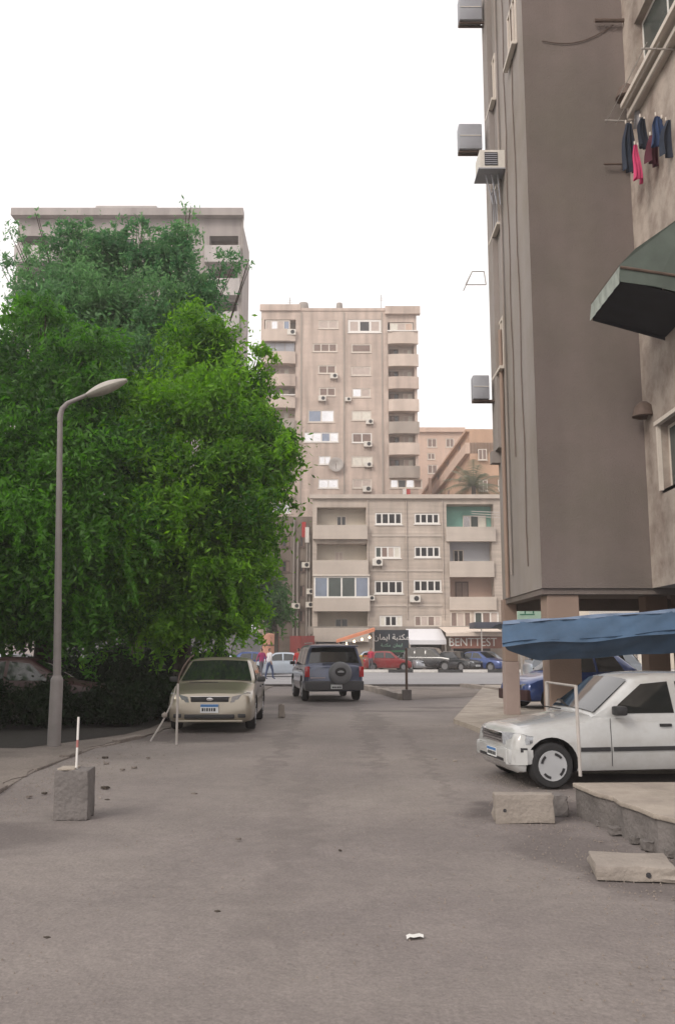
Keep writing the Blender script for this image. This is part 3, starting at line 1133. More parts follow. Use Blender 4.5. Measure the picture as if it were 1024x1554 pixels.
for (px, py, lb, s_) in [(440, 506, 'large white air conditioner on the top balcony of the tower', 1.3), (506, 572, 'white air conditioner under the third row shuttered window of the tower', 1.15), (489, 606, 'white air conditioner below the half shuttered tower window', 1.15),
                         (528, 607, 'air conditioner on a bracket beside the bright single pane of the tower', .9), (561, 641, 'air conditioner under the cream curtained tower window', 1.1), (559, 675, 'air conditioner under the white framed tower window', 1.2),
                         (560, 706, 'air conditioner hanging below the curtained window above the roof of the block', 1.1), (559, 743, 'lowest tower air conditioner just above the block roof', 1.3)]:
    ac(px, py, YT, lb, fx=tx, s=s_)
# satellite dish on the tower
p = at(512, 706, YT)
tt = thing('satellite_dish', 'big grey satellite dish on the tower wall beside a bright window', 'satellite dish', (tx(512, 706), YT - 0.6, p.z))
mb = MB()
mb.lathe([(0.05, 0.32), (0.5, 0.22), (0.95, 0.0), (1.0, 0.02), (0.5, 0.26), (0.04, 0.36)], axis='y', seg=20)
mb.build('dish', M_steel, tt, smooth=60)
mb = MB(); mb.tube([(0, 0.3, 0), (0, .6, -.1), (0, .6, -.8)], .06, 6); mb.tube([(0, .2, -.6), (0, -.7, 0)], .03, 5); mb.build('arm', M_rust, tt)
# laundry below the lowest balcony row
for (px, c, lb) in [(614, M_white, 'white cloth hanging from the lowest tower balcony'), (620, M_redp, 'dark red cloth hanging from the lowest tower balcony')]:
    p = at(px, 742, YT - 0.4)
    mb = MB()
    for q in range(4):
        mb.quad((p.x + q * .12 - .3, p.y + .06 * (q % 2), p.z - 1.1), (p.x + q * .12 - .18, p.y + .06 * ((q + 1) % 2), p.z - 1.1), (p.x + q * .12 - .18, p.y + .06 * ((q + 1) % 2), p.z), (p.x + q * .12 - .3, p.y + .06 * (q % 2), p.z))
    tag(mb.build('hanging_cloth', c, fix=False), lb, 'laundry', 'cloth on the tower')

# ================================================================== GREY TOWER behind the tree, Y = 80
YL = 82.0
t = thing('grey_tower', 'grey apartment tower rising behind the big tree', 'building', (-18, YL, 0))


def gx(px):
    return at(px - 2, 450, YL).x


def gz(py):
    return at(250, py, YL).z


X0, X1, ZT = gx(24), gx(367), gz(332)
holes = []
gw = []
gb = []
for r_ in range(12):
    y0 = 358 + r_ * 50
    gb.append((gx(318), gx(362), gz(y0 + 34), gz(y0)))
    gb.append((gx(30), gx(80), gz(y0 + 34), gz(y0)))
    for a, b in ((110, 145), (170, 205), (240, 282)):
        gw.append((gx(a), gx(b), gz(y0 + 24), gz(y0 + 2)))
mb = MB()
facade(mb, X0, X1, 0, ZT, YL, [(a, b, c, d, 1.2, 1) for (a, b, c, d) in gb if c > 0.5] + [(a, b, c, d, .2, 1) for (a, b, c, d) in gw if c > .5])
shell(mb, X0, X1, YL, YL + 7.5, 0, ZT)
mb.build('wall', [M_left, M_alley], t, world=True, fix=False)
for (a, b, c, d) in gw:
    if c > .5:
        window(t, a, b, c, d, YL, 2, M_frame, [M_glass, M_shutter, M_film][int(a * 7) % 3:][:1] or [M_glass], fw=.12)
for q_, (a, b, c, d) in enumerate(gb):
    if c > .5:
        mb = MB()
        mb.box(a - .3, b + .3, YL - 0.9, YL - .75, c - .75, c + .95)
        mb.box(a - .3, a - .15, YL - .75, YL - .003, c - .75, c + .95)
        mb.box(b + .15, b + .3, YL - .75, YL - .003, c - .75, c + .95)
        mb.box(a - .15, b + .15, YL - .75, YL - .003, c - .75, c - .55)
        mb.build('balcony_parapet', M_leftp, t, world=True)
        window(t, a + .4, a + 1.6, c + .05, d - .3, YL + 1.06, 2, M_frameb, [M_shutter, M_glass], fw=.08, sill=False, name='balcony_door')
mb = MB(); mb.box(X0 - .5, X1 + .2, YL - .8, YL + .3, ZT + .003, ZT + .75); mb.build('roof_parapet', M_left, t, world=True)
mb = MB(); mb.box(gx(137), gx(232), YL + 1, YL + 7, ZT + .01, ZT + 1.9); mb.build('stair_head', M_leftp, t, world=True)
mb = MB(); mb.tube([(X1 + .12, YL - .15, 3), (X1 + .12, YL - .15, ZT)], .1, 6); mb.build('drain_pipe', M_pipe, t, world=True)

# ================================================================== ORANGE BUILDINGS far right centre
YO = 150.0
t = thing('orange_block', 'pinkish flat roofed building with square windows behind the beige block', 'building', (18, YO + 4, 0))


def oz(py):
    return at(680, py, YO).z


def ox(px):
    return at(px, 700, YO).x


mb = MB()
hl = [(ox(652), ox(667), oz(671), oz(657), .3, 1), (ox(681), ox(694), oz(671), oz(657), .3, 1), (ox(652), ox(664), oz(690), oz(680), .3, 1), (ox(652), ox(667), oz(712), oz(698), .3, 1), (ox(652), ox(667), oz(740), oz(726), .3, 1)]
facade(mb, ox(638), ox(709), 0, oz(648), YO + 4, hl)
shell(mb, ox(638), ox(709), YO + 4, YO + 16, 0, oz(648))
mb.build('wall', [M_orangel, M_shutter], t, world=True, fix=False)
for h in hl:
    window(t, h[0], h[1], h[2], h[3], YO + 4, 2, M_frame, [M_shutter], fw=.15)
mb = MB(); mb.box(ox(636), ox(711), YO + 3.4, YO + 4.2, oz(648) + .003, oz(648) + .8); mb.build('roof_parapet', M_orangel, t, world=True)
# the slanting one: a block seen along its length, its bands run away from the viewer
t = thing('orange_terrace', 'orange building with long slanting balcony bands behind the palm', 'building', (30, 120, 0))
z_top = oz(662)
a0, a1 = Vector((21.4, 113, 0)), Vector((16.6, 147, 0))
p0, p1 = at(713, 700, 100), at(643, 700, 142)
p0.z = p1.z = 0


def band(mb, za, zb, off):
    d = (p1 - p0).normalized()
    n_ = Vector((-d.y, d.x, 0))
    if n_.x > 0:
        n_ = -n_
    q0, q1 = p0 + n_ * off, p1 + n_ * off
    r0, r1 = p0 - n_ * 9, p1 - n_ * 9
    mb.prism([q0.xy, q1.xy, r1.xy, r0.xy], za, zb)


zf = at(740, 658, 101).z
st = 3.1
mb = MB(); band(mb, 0, zf, 0.0); mb.build('wall', M_orange, t, world=True)
for r_ in range(6):
    mb = MB(); band(mb, zf - 1.3 - r_ * st * 1.25 - 1.3, zf - 1.3 - r_ * st * 1.25, .5); mb.build('balcony_band', M_orangel if r_ % 2 == 0 else M_orange, t, world=True)
mb = MB(); band(mb, zf + .003, zf + .30, .45); mb.build('roof_slab', M_orange, t, world=True)
d_ = (p1 - p0)
for k_ in range(9):
    for r_ in range(5):
        c = p0 + d_ * ((k_ + .5) / 9)
        dn = d_.normalized()
        nn = Vector((-dn.y, dn.x, 0))
        nn = -nn if nn.x > 0 else nn
        c = c + nn * .06
        zz = zf - 1.25 - r_ * st * 1.25
        if k_ % 2 == 0:
            continue
        mb = MB()
        mb.prism([(c - dn * .7).xy, (c + dn * .7).xy, (c + dn * .7 - nn * .04).xy, (c - dn * .7 - nn * .04).xy], zz + 0.1 - 1.3 + 1.35, zz + 1.1)
        mb.build('window', M_shutter, t, world=True)
for (dx_, dz_) in ((1.4, 2.4), (3.6, 2.4), (1.4, 6.0), (3.6, 6.0), (1.4, 9.6), (3.6, 9.6)):
    nn = Vector((-d_.normalized().y, d_.normalized().x, 0))
    nn = -nn if nn.x > 0 else nn
    c = p0 - nn * dx_ - d_.normalized() * .08
    window(t, c.x - .5, c.x + .5, zf - dz_ - 1.0, zf - dz_ + .3, c.y - .2, 2, M_frame, [M_shutter], fw=.1)
mb = MB()
c = p0 + d_ * .55 - Vector((1.6, 0, 0))
mb.tube([(c.x, c.y, 4), (c.x, c.y, zf - 1)], .25, 6)
mb.build('drain_pipe', M_orangel, t, world=True)

# ================================================================== NEAR BUILDING
XS, YN, YF, XW, ZB, ZH = 4.10, 17.9, 22.2, 6.32, 2.86, 26.0
t = thing('brown_tower', 'tall brown rendered building on pillars standing over the parked cars', 'building', (5.5, 19.5, 0))
# side wall windows (in plane x = XS) as y-z holes
sw = []


def sy(px, py):
    return onx(px, py, XS)


SW = []
for (pa, pb, pt_, pbm) in [(735, 752, 118, 172), (742, 760, 300, 352), (751, 764, 500, 560), (771, 783, 30, 62)]:
    a = onx(pb, pt_, XS)
    b = onx(pa, pbm, XS)
    ya_, yb_ = sorted((a.y, b.y))
    zmid = onx((pa + pb) / 2, (pt_ + pbm) / 2, XS).z
    SW.append((max(YN + .3, ya_), min(YF - .25, yb_), zmid - .65, zmid + .65))
mb = MB()
mb.cur = 0
mb.quad((XS, YN, ZB), (XW, YN, ZB), (XW, YN, ZH), (XS, YN, ZH))            # brown face
mb.cur = 1
# side wall with holes
ys = sorted({YN, YF, *[v for s_ in SW for v in s_[:2]]})
zs = sorted({ZB, ZH, *[v for s_ in SW for v in s_[2:]]})
for a, b in zip(ys[:-1], ys[1:]):
    for c, d in zip(zs[:-1], zs[1:]):
        if any(s_[0] < (a + b) / 2 < s_[1] and s_[2] < (c + d) / 2 < s_[3] for s_ in SW):
            continue
        mb.quad((XS, b, c), (XS, a, c), (XS, a, d), (XS, b, d))
for (a, b, c, d) in SW:
    e = XS + .16
    mb.quad((XS, a, c), (e, a, c), (e, a, d), (XS, a, d))
    mb.quad((XS, b, c), (XS, b, d), (e, b, d), (e, b, c))
    mb.quad((XS, a, c), (XS, b, c), (e, b, c), (e, a, c))
    mb.quad((XS, a, d), (e, a, d), (e, b, d), (XS, b, d))
    mb.quad((e, a, c), (e, b, c), (e, b, d), (e, a, d))
mb.quad((XS, YF, ZB), (30, YF, ZB), (30, YF, ZH), (XS, YF, ZH))
mb.quad((XS, YN, ZH), (30, YN, ZH), (30, YF, ZH), (XS, YF, ZH))
mb.cur = 0
mb.quad((XS, YN, ZB), (XS, YF, ZB), (30, YF, ZB), (30, YN, ZB))
mb.build('wall', [M_brown, M_strip], t, world=True, fix=False)
# wing
WY0 = 7.0
wins = []
w1a, w1b = onx(1001, 690, XW), onx(1024, 690, XW)
zc = (onx(1003, 642, XW).z + onx(1005, 746, XW).z) / 2
wh1 = (WY0 + 7.6, onx(1004, 690, XW).y, onx(1004, 744, XW).z, onx(1004, 645, XW).z)
z2 = onx(962, 150, XW)
wh2 = (WY0 + 6, onx(968, 150, XW).y, z2.z - 0.05, z2.z + 1.6)
mb = MB()
hw = [wh1, wh2]
ys = sorted({WY0, YN, *[v for s_ in hw for v in s_[:2]]})
zs = sorted({ZB, ZH, *[v for s_ in hw for v in s_[2:]]})
for a, b in zip(ys[:-1], ys[1:]):
    for c, d in zip(zs[:-1], zs[1:]):
        if any(s_[0] < (a + b) / 2 < s_[1] and s_[2] < (c + d) / 2 < s_[3] for s_ in hw):
            continue
        mb.quad((XW, b, c), (XW, a, c), (XW, a, d), (XW, b, d))
for (a, b, c, d) in hw:
    e = XW + .3
    mb.quad((XW, a, c), (e, a, c), (e, a, d), (XW, a, d))
    mb.quad((XW, b, c), (XW, b, d), (e, b, d), (e, b, c))
    mb.quad((XW, a, c), (XW, b, c), (e, b, c), (e, a, c))
    mb.quad((XW, a, d), (e, a, d), (e, b, d), (XW, b, d))
    mb.quad((e, a, c), (e, b, c), (e, b, d), (e, a, d))
mb.quad((XW, WY0, ZB), (30, WY0, ZB), (30, WY0, ZH), (XW, WY0, ZH))
mb.quad((XW, WY0, ZB), (XW, YN, ZB), (30, YN, ZB), (30, WY0, ZB))
mb.quad((XW, WY0, ZH), (30, WY0, ZH), (30, YN, ZH), (XW, YN, ZH))
mb.build('wing_wall', M_wing, t, world=True, fix=False)


def xwindow(parent, X, a, b, c, d, n, fm, gm, fw=.07, proud=0.03, sill=True):
    mb = MB()
    mb.box(X - proud, X + .06, a, b, c, c + fw); mb.box(X - proud, X + .06, a, b, d - fw, d)
    for i_ in range(n + 1):
        y = a + (b - a - fw) * i_ / n
        mb.box(X - proud, X + .06, y, y + fw, c + fw, d - fw)
    if sill:
        mb.box(X - .14, X - .002 - proud, a - .06, b + .06, c - .07, c)
    f = mb.build('window', fm, parent, world=True, fix=False)
    for i_ in range(n):
        y = a + (b - a - fw) * i_ / n + fw
        y2 = a + (b - a - fw) * (i_ + 1) / n
        mb = MB(); mb.box(X + .01, X + .025, y, y2, c + fw, d - fw)
        mb.build('pane', gm, f, world=True, fix=False)
    return f


for s_ in SW:
    xwindow(t, XS, *s_, 3, M_frame, M_shutter)
xwindow(t, XW + .14, *wh1, 2, M_frame, M_glassg, fw=.06, proud=0)
mb = MB()
a, b, c, d = wh1
mb.box(XW - .07, XW - .002, b, b + .08, c - .02, d + .1); mb.box(XW - .10, XW - .002, a - .2, b + .1, d + .02, d + .1)
mb.build('window_surround', M_frame, t, world=True)
xwindow(t, XW + .16, *wh2, 3, M_framew, M_glassg, fw=.06, proud=0)
mb = MB()
a, b, c, d = wh2
mb.box(XW - .30, XW - .002, a - .1, b + .25, c - .16, c - .06); mb.box(XW - .16, XW - .003, a - .1, b + .3, c - .36, c - .26)
mb.build('window_ledge', M_frame, t, world=True)
# soffit beams
mb = MB()
mb.box(XS + .02, 30, YN + .05, YN + .35, ZB - .12, ZB - .003)
mb.box(XS + .02, XS + .3, YN + .36, YF - .02, ZB - .12, ZB - .003)
mb.box(XS + .31, 30, YF - .35, YF - .02, ZB - .28, ZB - .003)
mb.build('soffit_beam', M_brown, t, world=True)
# pillars
mb = MB(); mb.box(4.22, 4.86, 18.0, 18.6, .085, ZB - .13); mb.build('pillar', M_pilt, t, world=True, bevel=.015)
mb = MB(); mb.box(4.06, 4.38, 21.9, 22.25, 1.35, ZB - .004); mb.build('pillar', M_pilt, t, world=True, bevel=.015)
mb = MB(); mb.box(4.055, 4.40, 21.88, 22.27, .085, 1.345); mb.build('pillar_dado', M_pil, t, world=True, bevel=.015)
mb = MB(); mb.box(7.1, 7.6, 20.6, 21.1, .085, ZB - .004); mb.build('pillar', M_pilt, t, world=True, bevel=.015)
mb = MB(); mb.box(7.4, 30, 19.6, 19.85, .085, ZB - .004); mb.build('ground_floor_wall', M_rust, t, world=True)
mb = MB(); mb.box(5.2, 5.55, 20.6, 20.7, 2.35, 2.72); mb.build('fuse_box', M_rust, t, world=True)
# vertical corner pipe on side wall and box ledge low on the silhouette
mb = MB(); mb.tube([(XS - .06, 21.2, ZB), (XS - .06, 21.2, 9.5)], .05, 8); mb.build('drain_pipe', M_pilt, t, world=True)
mb = MB(); mb.tube([(XS - .05, 20.7, ZB + .5), (XS - .05, 20.7, ZH)], .03, 8); mb.build('cable_conduit', M_strip, t, world=True)
q = onx(756, 700, XS)
mb = MB(); mb.box(XS - .22, XS - .002, q.y - .3, YF, q.z - .1, q.z + .2); mb.build('bay_ledge', M_strip, t, world=True)
mb = MB(); mb.box(XS - .13, XS - .002, 21.5, YF - .002, q.z + .2, ZH); mb.build('side_pier', M_strip, t, world=True)
# sag wire on brown face
mb = MB()
w0, w1 = at(822, 62, YN - .03), at(930, 38, YN - .03)
pts = []
for i_ in range(13):
    f_ = i_ / 12
    p = w0.lerp(w1, f_)
    p.z -= .22 * math.sin(math.pi * f_)
    pts.append(p)
mb.tube(pts, .012, 5)
mb.build('wall_cable', M_rust, t, world=True)

for (yy, z0, z1, sg) in ((19.0, 3.4, 25, .0), (19.9, 6.0, 25, .03)):
    mb = MB()
    mb.tube([(XS - .025, yy + .06 * math.sin(k_ * 1.7) + sg, z0 + (z1 - z0) * k_ / 24) for k_ in range(25)], .012, 5)
    mb.build('loose_cable', M_rust, t, world=True)
# steel stubs sticking off the corner
for (xa_, xb_, y_, lb) in [(902, 948, 31, 'thick dark steel stub high on the brown wall'), (916, 946, 249, 'thin dark steel stub beside the hanging laundry')]:
    a, b = at(xa_, y_, YN - .12), at(xb_, y_, YN - .12)
    tt = thing('steel_stub', lb, 'bracket', tuple(b))
    mb = MB(); mb.tube([a, b], .045 if xa_ == 902 else .025, 8); mb.build('bar', M_rust, tt, world=True)
    mb = MB(); mb.box(b.x - .02, b.x + .06, b.y - .05, YN - .002, b.z - .07, b.z + .07); mb.build('wall_plate', M_rust, tt, world=True)

# old spot lamps at the inner corner
for (px, py, lb) in [(956, 140, 'dark box lamp in the inner corner above the laundry'), (988, 622, 'round brown wall lamp above the low brown framed window')]:
    p = at(px - 6 if py < 300 else px - 12, py, YN - .36)
    tt = thing('wall_lamp', lb, 'lamp', tuple(p))
    mb = MB(); mb.lathe([(.08, .16), (.18, .07), (.24, -.14), (.19, -.16), (.06, 0.0)], seg=14, c=(0, 0, 0)); mb.build('lamp_hood', M_rust, tt, smooth=50)
    mb = MB(); mb.tube([(0, 0, .1), (.03, .16, .20), (.03, .36, .14)], .03, 6); mb.build('lamp_arm', M_rust, tt)

# window AC box on the side wall
p = onx(762, 252, XS)
tt = thing('window_ac', 'boxy grey window air conditioner with dark side grille high on the side wall', 'air conditioner', (XS, p.y, p.z), 0)
mb = MB(); mb.box(-.62, 0.0, -.33, .33, -.24, .24); mb.build('casing', M_acw, tt, bevel=.012)
mb = MB(); mb.box(-.50, -.18, -.345, -.332, -.17, .17); mb.build('side_grille', M_dark, tt)
for k_ in range(6):
    mb = MB(); mb.box(-.49, -.19, -.356, -.346, -.155 + k_ * .055, -.135 + k_ * .055); mb.build('louvre', M_acg, tt)
mb = MB(); mb.box(-.66, 0.0, -.36, .36, -.275, -.245); mb.build('tray', M_acg, tt)
mb = MB()
for dx in (-.45, -.3, -.15):
    mb.tube([(dx, -.1, -.28), (dx * .6, -.05, -1.05)], .018, 6)
mb.build('drip_hoses', M_acg, tt)
# split units hanging off the far edge of the side wall
SU = None
for i_, (px, py, w_, h_, lb) in enumerate([(711, 18, .62, .72, 'grey air conditioner at the very top of the side wall edge'), (711, 212, .62, .72, 'grey air conditioner sticking out halfway up the side wall edge'), (727, 590, .42, .62, 'grey rounded air conditioner lowest on the side wall edge')]):
    p = at(px, py, 21.9)
    if SU is None:
        SU = thing('side_ac_unit', lb, 'air conditioner', (0, 0, 0), 0, 'air conditioners off the side wall edge')
        mb = MB(); mb.box(-.30, .30, -.18, .18, -.38, .38); mb.build('casing', M_acg, SU, bevel=.04, smooth=40)
        mb = MB(); mb.box(-.27, .27, -.195, -.183, 0.0, .02); mb.build('seam_strip', M_acw, SU)
        mb = MB(); mb.box(-.3, .55, -.1, -.05, -.44, -.385); mb.box(-.3, .55, .05, .1, -.44, -.385); mb.build('bracket', M_rust, SU)
        o = SU
    else:
        o = copy_tree(SU)
    o.location = (p.x + (0.02), 21.9, p.z)
    o.scale = (w_ / .6, 1, h_ / .76)
    o['label'] = lb
# empty bracket
p = at(722, 420, 22)
tt = thing('empty_bracket', 'empty wire bracket frame sticking out from the side wall edge', 'bracket', (XS, 22, p.z))
a, b, c, d = at(706, 432, 22), at(737, 432, 22), at(734, 412, 22), at(716, 412, 22)
mb = MB()
for q0, q1 in ((a, b), (b, c), (c, d), (d, a), (d, a + Vector((0, .4, 0)))):
    mb.tube([q0, q1], .014, 6)
mb.build('wire_frame', M_steel, tt, world=True)

# window cage with hoses on side wall under the AC
p = onx(755, 320, XS)
tt = thing('window_cage', 'narrow barred cage under the boxy window air conditioner', 'window cage', (XS, p.y, p.z))
mb = MB()
for k_ in range(5):
    mb.tube([(-.12, -.5 + k_ * .25, -.55), (-.12, -.5 + k_ * .25, .55)], .014, 6)
mb.tube([(-.12, -.5, .55), (-.12, .5, .55)], .014, 6); mb.tube([(-.12, -.5, -.55), (-.12, .5, -.55)], .014, 6)
for yy in (-.5, .5):
    for zz in (-.55, .55):
        mb.tube([(-.12, yy, zz), (0, yy, zz)], .014, 6)
mb.build('bars', M_acg, tt)

# green awning on the wing
t = thing('green_awning', 'dark green sheet awning with pale hem sticking out from the beige wing wall', 'awning', (XW, 16, 9.0))
ya_, yb_ = 14.7, 16.45
zo = 7.95
mb = MB()
n = 14
for i_ in range(n):
    y0, y1 = ya_ + (yb_ - ya_) * i_ / n, ya_ + (yb_ - ya_) * (i_ + 1) / n
    o0, o1 = (.03 if i_ % 2 else 0), (.03 if (i_ + 1) % 2 else 0)
    mb.quad((4.92, y0, zo + .3 + o0), (4.92, y1, zo + .3 + o1), (XW - .01, y1, zo + 1.35 + o1), (XW - .01, y0, zo + 1.35 + o0))
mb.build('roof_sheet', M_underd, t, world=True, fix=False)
mb = MB()
n = 16
for i_ in range(n):
    y0, y1 = ya_ + (yb_ - ya_) * i_ / n, ya_ + (yb_ - ya_) * (i_ + 1) / n
    j0, j1 = .03 * math.sin(i_ * 1.9), .03 * math.sin((i_ + 1) * 1.9)
    mb.quad((4.90 + j0, y0, zo + j0), (4.90 + j1, y1, zo + j1), (4.915, y1, zo + .31), (4.915, y0, zo + .31))
mb.build('hem', M_greenh, t, world=True, fix=False)
mb = MB()
mb.poly([(4.91, ya_ - .01, zo + .02), (4.91, ya_ - .01, zo + .32), (5.2, ya_ - .03, zo + .62), (XW - .01, ya_ - .01, zo + 1.42), (XW - .01, ya_ - .01, zo - .28), (5.5, ya_ - .04, zo - .08)])
mb.build('end_flap', M_green, t, world=True, fix=False)
mb = MB()
mb.tube([(4.92, ya_ - .03, zo + .28), (5.6, ya_ - .05, zo + .16), (XW - .02, ya_ - .03, zo + .05)], .025, 6)
mb.tube([(4.93, ya_, zo + .33), (4.93, yb_, zo + .33)], .02, 6)
mb.build('support_rod', M_rust, t, world=True)
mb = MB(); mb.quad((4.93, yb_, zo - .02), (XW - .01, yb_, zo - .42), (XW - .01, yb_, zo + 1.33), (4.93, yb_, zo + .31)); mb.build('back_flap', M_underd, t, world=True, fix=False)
mb = MB(); mb.quad((4.95, ya_ + .02, zo + .06), (4.95, yb_ - .02, zo + .06), (XW - .01, yb_ - .02, zo - .36), (XW - .01, ya_ + .02, zo - .3)); mb.build('shaded_underside', M_underd, t, world=True, fix=False)

# laundry on wing window rack
t = thing('laundry_rack', 'metal laundry rack under the upper wing window', 'drying rack', (XW, 16.5, 11))
lz_ = onx(968, 172, XW).z
mb = MB()
for yy in (15.2, 17.5):
    mb.tube([(XW, yy, lz_), (XW - .62, yy, lz_ + .02)], .018, 6)
for dx in (.15, .35, .58):
    mb.tube([(XW - dx, 15.0, lz_), (XW - dx, 17.6, lz_)], .008, 5)
mb.build('rack_bars', M_steel, t, world=True)
C_navy = mat('navy_cloth', (0.018, 0.026, 0.045), .9, .3, 5)
C_blue = mat('blue_cloth', (0.025, 0.05, 0.13), .9, .3, 5)
C_pink = mat('pink_cloth', (0.65, 0.06, 0.18), .85, .15, 5)
C_grey = mat('pale_cloth', (0.42, 0.42, 0.45), .9, .2, 5)
C_maroon = mat('maroon_cloth', (0.09, 0.02, 0.035), .9, .2, 5)


def cloth(label, top, w_, h_, m, ang, taper=.25, seed=0):
    r_ = random.Random(seed)
    t = thing('hanging_garment', label, 'laundry', top, ang, 'laundry on the wing rack')
    mb = MB()
    nu, nv = 10, 10
    grid = []
    ph = r_.uniform(0, 6)
    for j in range(nv + 1):
        row = []
        v = j / nv
        ww = w_ * (1 - taper * (1 - v) * (1 if r_ else 1)) * (0.45 + 0.55 * min(1, v * 3))
        for i_ in range(nu + 1):
            u = i_ / nu - .5
            row.append((u * ww, .045 * math.sin(u * 17 + ph) * (.4 + v) + .02 * math.sin(v * 5 + ph), -h_ * v - .04 * abs(u) * 2 + .03 * math.sin(u * 9 + ph) * v))
        grid.append(row)
    for side in (0, .02):
        for j in range(nv):
            for i_ in range(nu):
                q_ = [grid[j][i_], grid[j][i_ + 1], grid[j + 1][i_ + 1], grid[j + 1][i_]]
                mb.quad(*[(a_[0], a_[1] + side, a_[2]) for a_ in q_])
    mb.build('cloth', m, t, smooth=60)
    mb = MB()
    for s_ in (-1, 1):
        mb.box(s_ * w_ * .18 - .008, s_ * w_ * .18 + .008, -.01, .02, -.03, .04)
    mb.build('clothes_peg', M_frame, t)


for i_, (px, py, Y_, w_, h_, m_, lb) in enumerate([
        (953, 186, 16.9, .26, 1.0, C_navy, 'long dark garment at the corner end of the laundry rack'),
        (965, 218, 16.5, .18, .70, C_pink, 'bright pink garment hanging lowest in the laundry'),
        (974, 178, 16.5, .30, .62, C_navy, 'dark teal garment hanging above the pink one'),
        (973, 160, 17.2, .34, .45, C_grey, 'pale grey cloth hanging closest to the window ledge'),
        (999, 175, 15.9, .34, .60, C_blue, 'wide blue garment at the frame edge of the laundry'),
        (989, 205, 16.2, .28, .55, C_maroon, 'maroon garment hanging behind the blue one'),
        (1016, 182, 15.6, .36, .70, C_navy, 'broad navy garment nearest the viewer on the laundry rack')]):
    p = at(px, py, Y_)
    cloth(lb, tuple(p), w_ * 1.45, h_ * 1.08, m_, R(20 + 10 * (i_ % 3)), seed=i_)

# ================================================================== SIGNS under the near building
t = thing('shop_banner', 'white shop banner with small dark and red lettering seen between the pillars', 'banner', (11, 40, 3))
a, b = at(893, 905, 36), at(975, 945, 36)
mb = MB(); mb.box(a.x, b.x, 36, 36.08, b.z, a.z); mb.build('board', M_framew, t, world=True)
mb = MB()
rr = random.Random(4)
x = a.x + .15
while x < b.x - .15:
    L_ = rr.uniform(.05, .16)
    zc_ = (a.z + b.z) / 2 + .12
    mb.box(x, x + L_, 35.985, 35.998, zc_ - .03, zc_ + rr.uniform(.02, .09))
    x += L_ + rr.uniform(.02, .06)
mb.build('lettering', M_frameb, t, world=True)
mb = MB(); mb.box(b.x - .75, b.x - .3, 35.984, 35.997, a.z - .16, a.z - .08); mb.build('red_stripe', M_redp, t, world=True)
mb = MB(); mb.box(a.x + .3, a.x + .38, 36.09, 36.17, 0, b.z + .3); mb.box(b.x - .38, b.x - .3, 36.09, 36.17, 0, b.z + .3); mb.build('post', M_steel, t, world=True)
t = thing('green_sign', 'pale green sign board with dark strokes between the two pillars', 'sign', (7.4, 38, 3))
a, b = at(784, 909, 37), at(822, 945, 37)
mb = MB(); mb.box(a.x, b.x, 37, 37.08, b.z, a.z); mb.build('board', mat('pale_green_board', (.38, .55, .45), .6, .2, 3), t, world=True)
mb = MB()
for k_ in range(5):
    x = a.x + .12 + k_ * .17
    mb.box(x, x + .05, 36.985, 36.998, a.z - .5 - .1 * (k_ % 2), a.z - .12)
mb.box(a.x + .1, b.x - .3, 36.985, 36.997, a.z - .66, a.z - .62)
mb.build('lettering', mat('sign_green', (.02, .16, .10), .6, .1, 3), t, world=True)
mb = MB(); mb.box(a.x + .1, a.x + .18, 37.09, 37.17, 0, b.z + .3); mb.box(b.x - .18, b.x - .1, 37.09, 37.17, 0, b.z + .3); mb.build('post', M_steel, t, world=True)

# ================================================================== BLUE TARP CANOPY
t = thing('tarpaulin_canopy', 'sagging blue tarpaulin canopy stretched behind the white car', 'canopy', (5, 14, 0))
YC = 14.6


def tarp(pa, pb, n, rows, name, m):
    mb = MB()
    g = []
    for j in range(rows + 1):
        v = j / rows
        row = []
        for i_ in range(n + 1):
            u = i_ / n
            A = pa(u)
            B = pb(u)
            p = A.lerp(B, v)
            p.y += .05 * math.sin(v * math.pi) * math.sin(u * 11 + v * 3) + .016 * math.sin(u * 61 + v * 9) + .008 * math.sin(u * 150 - v * 14)
            p.z += .01 * math.sin(u * 23 + v * 4)
            row.append(p)
        g.append(row)
    for j in range(rows):
        for i_ in range(n):
            mb.quad(g[j][i_], g[j][i_ + 1], g[j + 1][i_ + 1], g[j + 1][i_])
    return mb.build(name, m, t, world=True, smooth=80)


xl, xr = 762, 1190
top = lambda u: at(xl + (xr - xl) * u, 946 - 30 * u, YC + .1)
mid = lambda u: at(xl + (xr - xl) * u, 981 - 30 * u - 2 * math.sin(u * 14), YC - .28 + .1 * u)
bot = lambda u: at(xl + 8 + (xr - xl - 8) * u, 986 + 20 * min(1, u * 9) - 26 * u, YC + .12)
tarp(top, mid, 60, 6, 'upper_sheet', M_tarp)
tarp(lambda u: mid(u) + Vector((0, .03, .05)), bot, 60, 6, 'lower_sheet', M_tarp)
tarp(lambda u: top(u) + Vector((0, 0, .035)), lambda u: top(u) + Vector((0, -.03, -.01)), 60, 1, 'hem', M_tarpd)
tarp(lambda u: top(u) + Vector((0, .02, 0)), lambda u: Vector((top(u).x + .3, YN - .3, 2.06)), 40, 4, 'roof_sheet', M_tarp)
mb = MB()
mb.tube([top(0) + Vector((0, .05, 0)), top(1) + Vector((0, .05, 0))], .02, 6)
mb.build('ridge_pole', M_rust, t, world=True)
mb = MB()
for u in (.62,):
    q = top(u)
    mb.tube([(q.x, q.y + .1, 0.09), (q.x, q.y + .1, q.z)], .03, 8)
mb.build('pole', M_rust, t, world=True)
